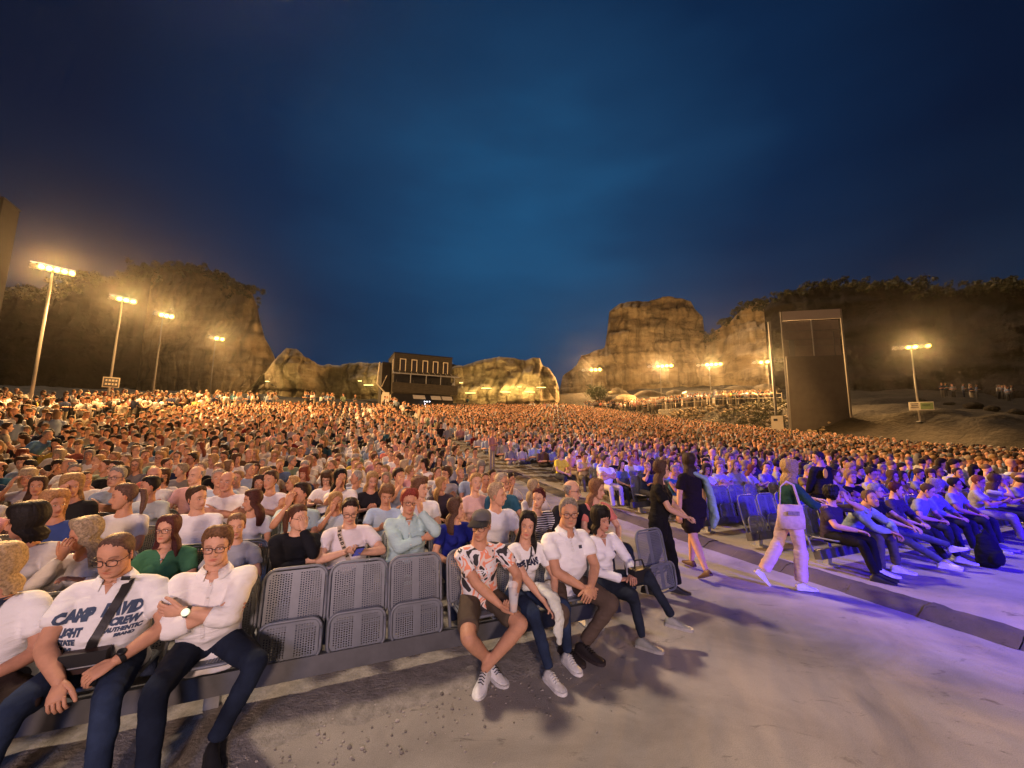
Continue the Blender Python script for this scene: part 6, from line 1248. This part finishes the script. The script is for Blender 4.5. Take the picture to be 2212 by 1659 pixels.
# seats that show: the empty ones and those under the nearest rows
for i, (r, lb) in enumerate(((-.30, 'empty folded seat beside the boy with crossed arms'), (.17, 'middle one of the three empty folded seats in the front row'), (.64, 'empty folded seat beside the man in the cap'))): seat(r, SL0, lb, True)
seat(3.35, SL0, 'empty seat at the aisle end of the front row, beside the woman in white', True, rz=.15)
for b, n, r in EMPTY: seat(r, rowS(b, n), 'empty folded seat beyond the kerb, %s row, %s from the aisle' % (ORD[n], NTH[int(round((r - 6.65) / .5))]), True, dz=SEATDZ[b])
for b, n, r in PLACED:
    if n <= 3: seat(r, rowS(b, n), seatlabel(PLBL[(b, n, r)]), False, dz=SEATDZ[b])
for c in cand:
    d, b, n, r, k, x, y = c
    if n <= 6 and (n < 4 or k < 4) and d < 14 and id(c) in CH: seat(r, rowS(b, n), 'occupied grey seat, %s row of the %s, %s from the aisle' % (ORD[n], BN[b], NTH[k]), False, dz=SEATDZ[b])
for n in range(0, 6):
    bench_beam(-4.2, 2.7, rowS('L', n), 'dark beam under the %s row of the near block' % ORD[n]); bench_beam(6.4, 14.5, rowS('R', n), 'dark beam under the %s row of the far block' % ORD[n], SEATDZ['R'])
# seat number plate on the end seat beyond the kerb
x, y = RS(6.38, rowS('R', 1) - .12); np_ = empty('number_plate', (x, y, .30), ROT + .5); tag(np_, 'small black and white number plate on the end seat beyond the kerb', 'plate'); part('plate', MB().box((0, 0, 0), (.09, .01, .09)), M['black'], np_); txt('lettering', '1', .075, (0, -.008, 0), (R_(90), 0, 0), M['white'], np_, .003)
# ------------------------------------------------------------------ the mass of the audience as one object
def lowperson(nr, sit=True, fem=False, arms=True, glasses=False):
    mb = MB(); I = []
    def g(idx): I.append((idx, mb.n)); 
    hz0 = .5 if sit else .93; a = max(5, nr - 3)
    n0 = mb.n; mb.ball((0, -.045, hz0 + .70), (.073, .092, .115), nr, max(5, nr - 3), col=(0, 0, 0))
    if nr > 7: mb.ball((0, -.135, hz0 + .665), (.014, .018, .022), 5, 4, col=(0, 0, 0))
    mb.ball((0, -.034, hz0 + .738), (.085, .096, .094 if not fem else .100), nr, max(5, nr - 3), col=(1, 0, 0), M=rotx(R_(-18)))
    if fem: mb.tube([(0, .03, hz0 + .74), (0, .035, hz0 + .62), (0, .03, hz0 + .50)], [.088, .092, .07], [.055, .055, .04], lat=(1, 0, 0), n=nr, cap=.5, col=(1, 0, 0))
    mb.tube([(0, -.01, hz0 + .45), (0, -.03, hz0 + .62)], .05, n=5, cap=0, col=(0, 0, 0))
    mb.tube([(0, 0, hz0 - .05), (0, -.02, hz0 + .2), (0, -.015, hz0 + .36), (0, 0, hz0 + .46)], [.165, .16, .185, .09], [.12, .12, .11, .07], lat=(1, 0, 0), n=nr, cap=.4, col=(2, 0, 0))
    if glasses: mb.box((0, -.140, hz0 + .715), (.12, .02, .025), col=(4, 0, 0))
    if arms:
        q = 5 if nr < 9 else 7
        for s in (-1, 1):
            sh = (s * .18, 0, hz0 + .40); e_ = (s * .23, -.06, hz0 + .14); w = (s * .05, -.27, hz0 + .16)
            mb.tube([sh, e_], [.062, .052], n=q, cap=.5, col=(2, 0, 0)); mb.tube([e_, w], [.04, .034], n=q, cap=.5, col=(0, 0, 0))
    for s in (-1, 1):
        if sit: mb.tube([(s * .09, 0, .50), (s * .1, -.42, .52)], [.09, .065], n=5, cap=.5, col=(3, 0, 0))
        else: mb.tube([(s * .09, 0, .95), (s * .09, 0, .5), (s * .09, 0, .0)], [.09, .065, .05], n=5, cap=.2, col=(3, 0, 0))
    V = np.vstack(mb.v); idx = np.vstack(mb.c)[:, 0].astype(int)
    tri = []; 
    for f in mb.f: tri += [(f[0], f[i], f[i + 1]) for i in range(1, len(f) - 1)]
    return V, np.array(tri), idx
LP = {('n', 0): lowperson(11), ('n', 1): lowperson(11, fem=True), ('n', 2): lowperson(11, glasses=True), ('f', 0): lowperson(6, arms=False), ('f', 1): lowperson(6, fem=True, arms=False), ('s', 0): lowperson(7, sit=False), ('s', 1): lowperson(7, sit=False, fem=True), ('m', 0): lowperson(8), ('m', 1): lowperson(8, fem=True)}
buckets = {k: [] for k in LP}
for c in rest:
    d, block, n, r, k, x, y = c
    if rnd.random() < .055: continue
    f = rnd.random() < .5; kk = ('n', 1 if f else rnd.choice((0, 2))) if d < 15 else (('m', int(f)) if d < 30 else ('f', int(f)))
    x, y = RS(r + rnd.uniform(-.07, .07), rowS(block, n) + rnd.uniform(-.12, .08))
    buckets[kk].append((x, y, float(gs(rowS(block, n))) + (SEATDZ[block] if n < 20 else 0), ROT + R_(rnd.gauss(0, 22)), rnd.uniform(.92, 1.06)))
def addstand(x, y, z, rz): buckets[('s', rnd.randrange(2))].append((x, y, z, rz, rnd.uniform(.95, 1.08)))
# on the terrace, behind the rows and at the foot of the floodlit rocks
for k in range(150):
    t = rnd.random() ** .9; i = min(int(t * (len(RP) - 1)), len(RP) - 2); u_ = t * (len(RP) - 1) - i; q = RP[i] * (1 - u_) + RP[i + 1] * u_; dd = abs(rnd.gauss(0, 1.4)) + .35
    if abs(t - .5) < .0: continue
    addstand(q[0] + rnd.gauss(0, .3), q[1] + dd, q[2] - .02, R_(20) + rnd.gauss(0, .6))
for k in range(170):
    px = rnd.uniform(1262, 1420); d = 57 + (1420 - px) * .13 + rnd.uniform(0, 5); p = at(px, 884, d); addstand(p[0], p[1], p[2] - .3 + rnd.uniform(-.5, .35), rnd.gauss(.3, .7))
for k in range(34): px = rnd.choice((rnd.uniform(655, 720), rnd.uniform(1180, 1225), rnd.uniform(640, 1240))); d = 42 if px < 900 else 60; p = at(px, 876, d); addstand(p[0], p[1], G(p[0], p[1]) + .2, rnd.gauss(0, 2))
for k in range(190):
    px = rnd.uniform(-20, 600); d = 17.5 + max(0, px - 120) * .036 + rnd.uniform(0, 7); p = at(px, 880, d); addstand(p[0], p[1], G(p[0], p[1]), rnd.uniform(-3, 3))
for k in range(26):
    px = rnd.uniform(-20, 130); d = rnd.uniform(12.5, 15.5); p = at(px, 880, d); addstand(p[0], p[1], G(p[0], p[1]), rnd.uniform(-3, 3))
for k in range(16): px = rnd.uniform(2030, 2190); d = rnd.uniform(44, 50); p = at(px, 850, d); addstand(p[0], p[1], G(p[0], p[1]), rnd.uniform(-1, 1))
for k in range(26): s_ = rnd.uniform(14, 60); x, y = RS(rnd.uniform(4.2, 5.5), s_); addstand(x, y, float(gs(s_)), rnd.uniform(-3, 3))
VV, FF, CC, off = [], [], [], 0
for key, L in buckets.items():
    if not L: continue
    V, Tt, idx = LP[key]; A = np.array(L); n = len(A); g = np.random.default_rng(5 + len(L)); c, s = np.cos(A[:, 3])[:, None], np.sin(A[:, 3])[:, None]
    # heads turned and shoulders of different build
    yaw = g.normal(0, .65, n)[:, None]; ishead = (V[:, 2] > (1.06 if key[0] != 's' else 1.49))[None, :]; cy, sy = np.cos(yaw), np.sin(yaw)
    wd = g.uniform(.9, 1.18, n)[:, None]; vx = np.where(ishead, V[None, :, 0] * cy - V[None, :, 1] * sy, V[None, :, 0] * wd); vy = np.where(ishead, V[None, :, 0] * sy + V[None, :, 1] * cy, V[None, :, 1] * wd)
    X = (vx * c - vy * s) * A[:, 4:5] + A[:, 0:1]; Y = (vx * s + vy * c) * A[:, 4:5] + A[:, 1:2]; Z = V[None, :, 2] * A[:, 4:5] + A[:, 2:3]
    VV.append(np.stack([X, Y, Z], -1).reshape(-1, 3)); FF.append((Tt[None] + (np.arange(n) * len(V))[:, None, None] + off).reshape(-1, 3)); off += n * len(V)
    pal = np.zeros((n, 5, 3)); pal[:, 0] = np.array(SK)[g.integers(0, len(SK), n)] * g.uniform(1.0, 1.5, (n, 1))
    w = np.array([a[2] for a in HAIRC], float); pal[:, 1] = np.array([a[1] for a in HAIRC])[g.choice(len(HAIRC), n, p=w / w.sum())] * g.uniform(.5, 1.1, (n, 1))
    bald = g.random(n) < (.14 if key[1] != 1 else 0); pal[bald, 1] = pal[bald, 0] * .95
    w = np.array([a[2] for a in TOPS], float); pal[:, 2] = np.array([a[1] for a in TOPS])[g.choice(len(TOPS), n, p=w / w.sum())] * g.uniform(.55, 1.1, (n, 1)); pal[:, 3] = np.array(BOT)[g.integers(0, len(BOT), n)]; pal[:, 4] = .02
    CC.append(pal[:, idx].reshape(-1, 3))
VV, FF, CC = np.vstack(VV), np.vstack(FF), np.vstack(CC)
m = bpy.data.meshes.new('crowd'); m.vertices.add(len(VV)); m.vertices.foreach_set('co', VV.astype(np.float32).ravel()); m.loops.add(len(FF) * 3); m.loops.foreach_set('vertex_index', FF.astype(np.int32).ravel()); m.polygons.add(len(FF)); m.polygons.foreach_set('loop_start', np.arange(0, len(FF) * 3, 3, dtype=np.int32)); m.polygons.foreach_set('use_smooth', np.ones(len(FF), bool))
a = m.color_attributes.new('tint', 'FLOAT_COLOR', 'POINT'); C4 = np.ones((len(VV), 4), np.float32); C4[:, :3] = CC; a.data.foreach_set('color', C4.ravel()); m.update(calc_edges=True)
tag(obj('crowd', m, M['crowd']), 'thousands of people filling the rows up to the foot of the cliffs', None, None, 'stuff')
print('CROWD', sum(len(v) for v in buckets.values()), 'tris', len(FF), 'individuals', sum(1 for o in bpy.data.objects if o.get('category') == 'person'))
# ------------------------------------------------------------------ small things on the ground
mb = MB(); 
for k in range(2600):
    r = rnd.uniform(-3.6, 2.0); s = 3.40 + rnd.gauss(.0, .30) - .15
    if rnd.random() < .35: s = rnd.uniform(2.6, 4.9)
    x, y = RS(r, s); q = rnd.uniform(.003, .011) * (1.6 if rnd.random() < .12 else 1); mb.ball((x, y, q * .3), (q, q * rnd.uniform(.7, 1.3), q * .7), 5, 4, col=np.array((.34, .31, .27)) * rnd.uniform(.45, 1.25))
tag(obj('gravel', mb.mesh('gravel', False, True), M['stone']), 'loose gravel under and before the front row of seats', None, None, 'stuff')
pt = MB(); n1, n2 = 60, 14; U_, V_ = np.meshgrid(np.linspace(-4.8, 2.1, n1), np.linspace(2.95, 5.0, n2)); ed = np.minimum(1, np.minimum(V_ - 2.95, 5.0 - V_) / .3); edge = fbm(np.stack([U_ * 2, V_ * 2, U_ * 0], -1), 4, 4)
Z_ = .006 + .014 * ed + .010 * fbm(np.stack([U_ * 8, V_ * 8, U_ * 0], -1), 3, 9) * ed; Z_[0] = Z_[-1] = -.01; Z_[:, 0] = Z_[:, -1] = -.01; Vs = V_ + .12 * edge
po_ = obj('dirt', grid_mesh('dirt', np.stack([U_ * CR - Vs * SR, U_ * SR + Vs * CR, Z_], -1)), mat('dirt', (.27, .25, .225), .95, noise=(14, .28), bump=(45, .8, .02))); tag(po_, 'rough dirt strip under the front row of seats', None, None, 'stuff')

# ------------------------------------------------------------------ evening haze over the quarry
hzb = obj('haze', MB().box((0, 100, 16.5), (760, 540, 41)).mesh('haze', False)); tag(hzb, 'thin warm evening haze hanging in the quarry', None, None, 'stuff')
hm_ = bpy.data.materials.new('haze'); hm_.use_nodes = True; t = hm_.node_tree; t.nodes.clear(); o_ = N(t, 'ShaderNodeOutputMaterial'); v_ = N(t, 'ShaderNodeVolumePrincipled'); v_.inputs['Density'].default_value = .00014; v_.inputs['Color'].default_value = (.9, .9, .9, 1); v_.inputs['Anisotropy'].default_value = .93
t.links.new(v_.outputs[0], o_.inputs['Volume']); hzb.data.materials.append(hm_)
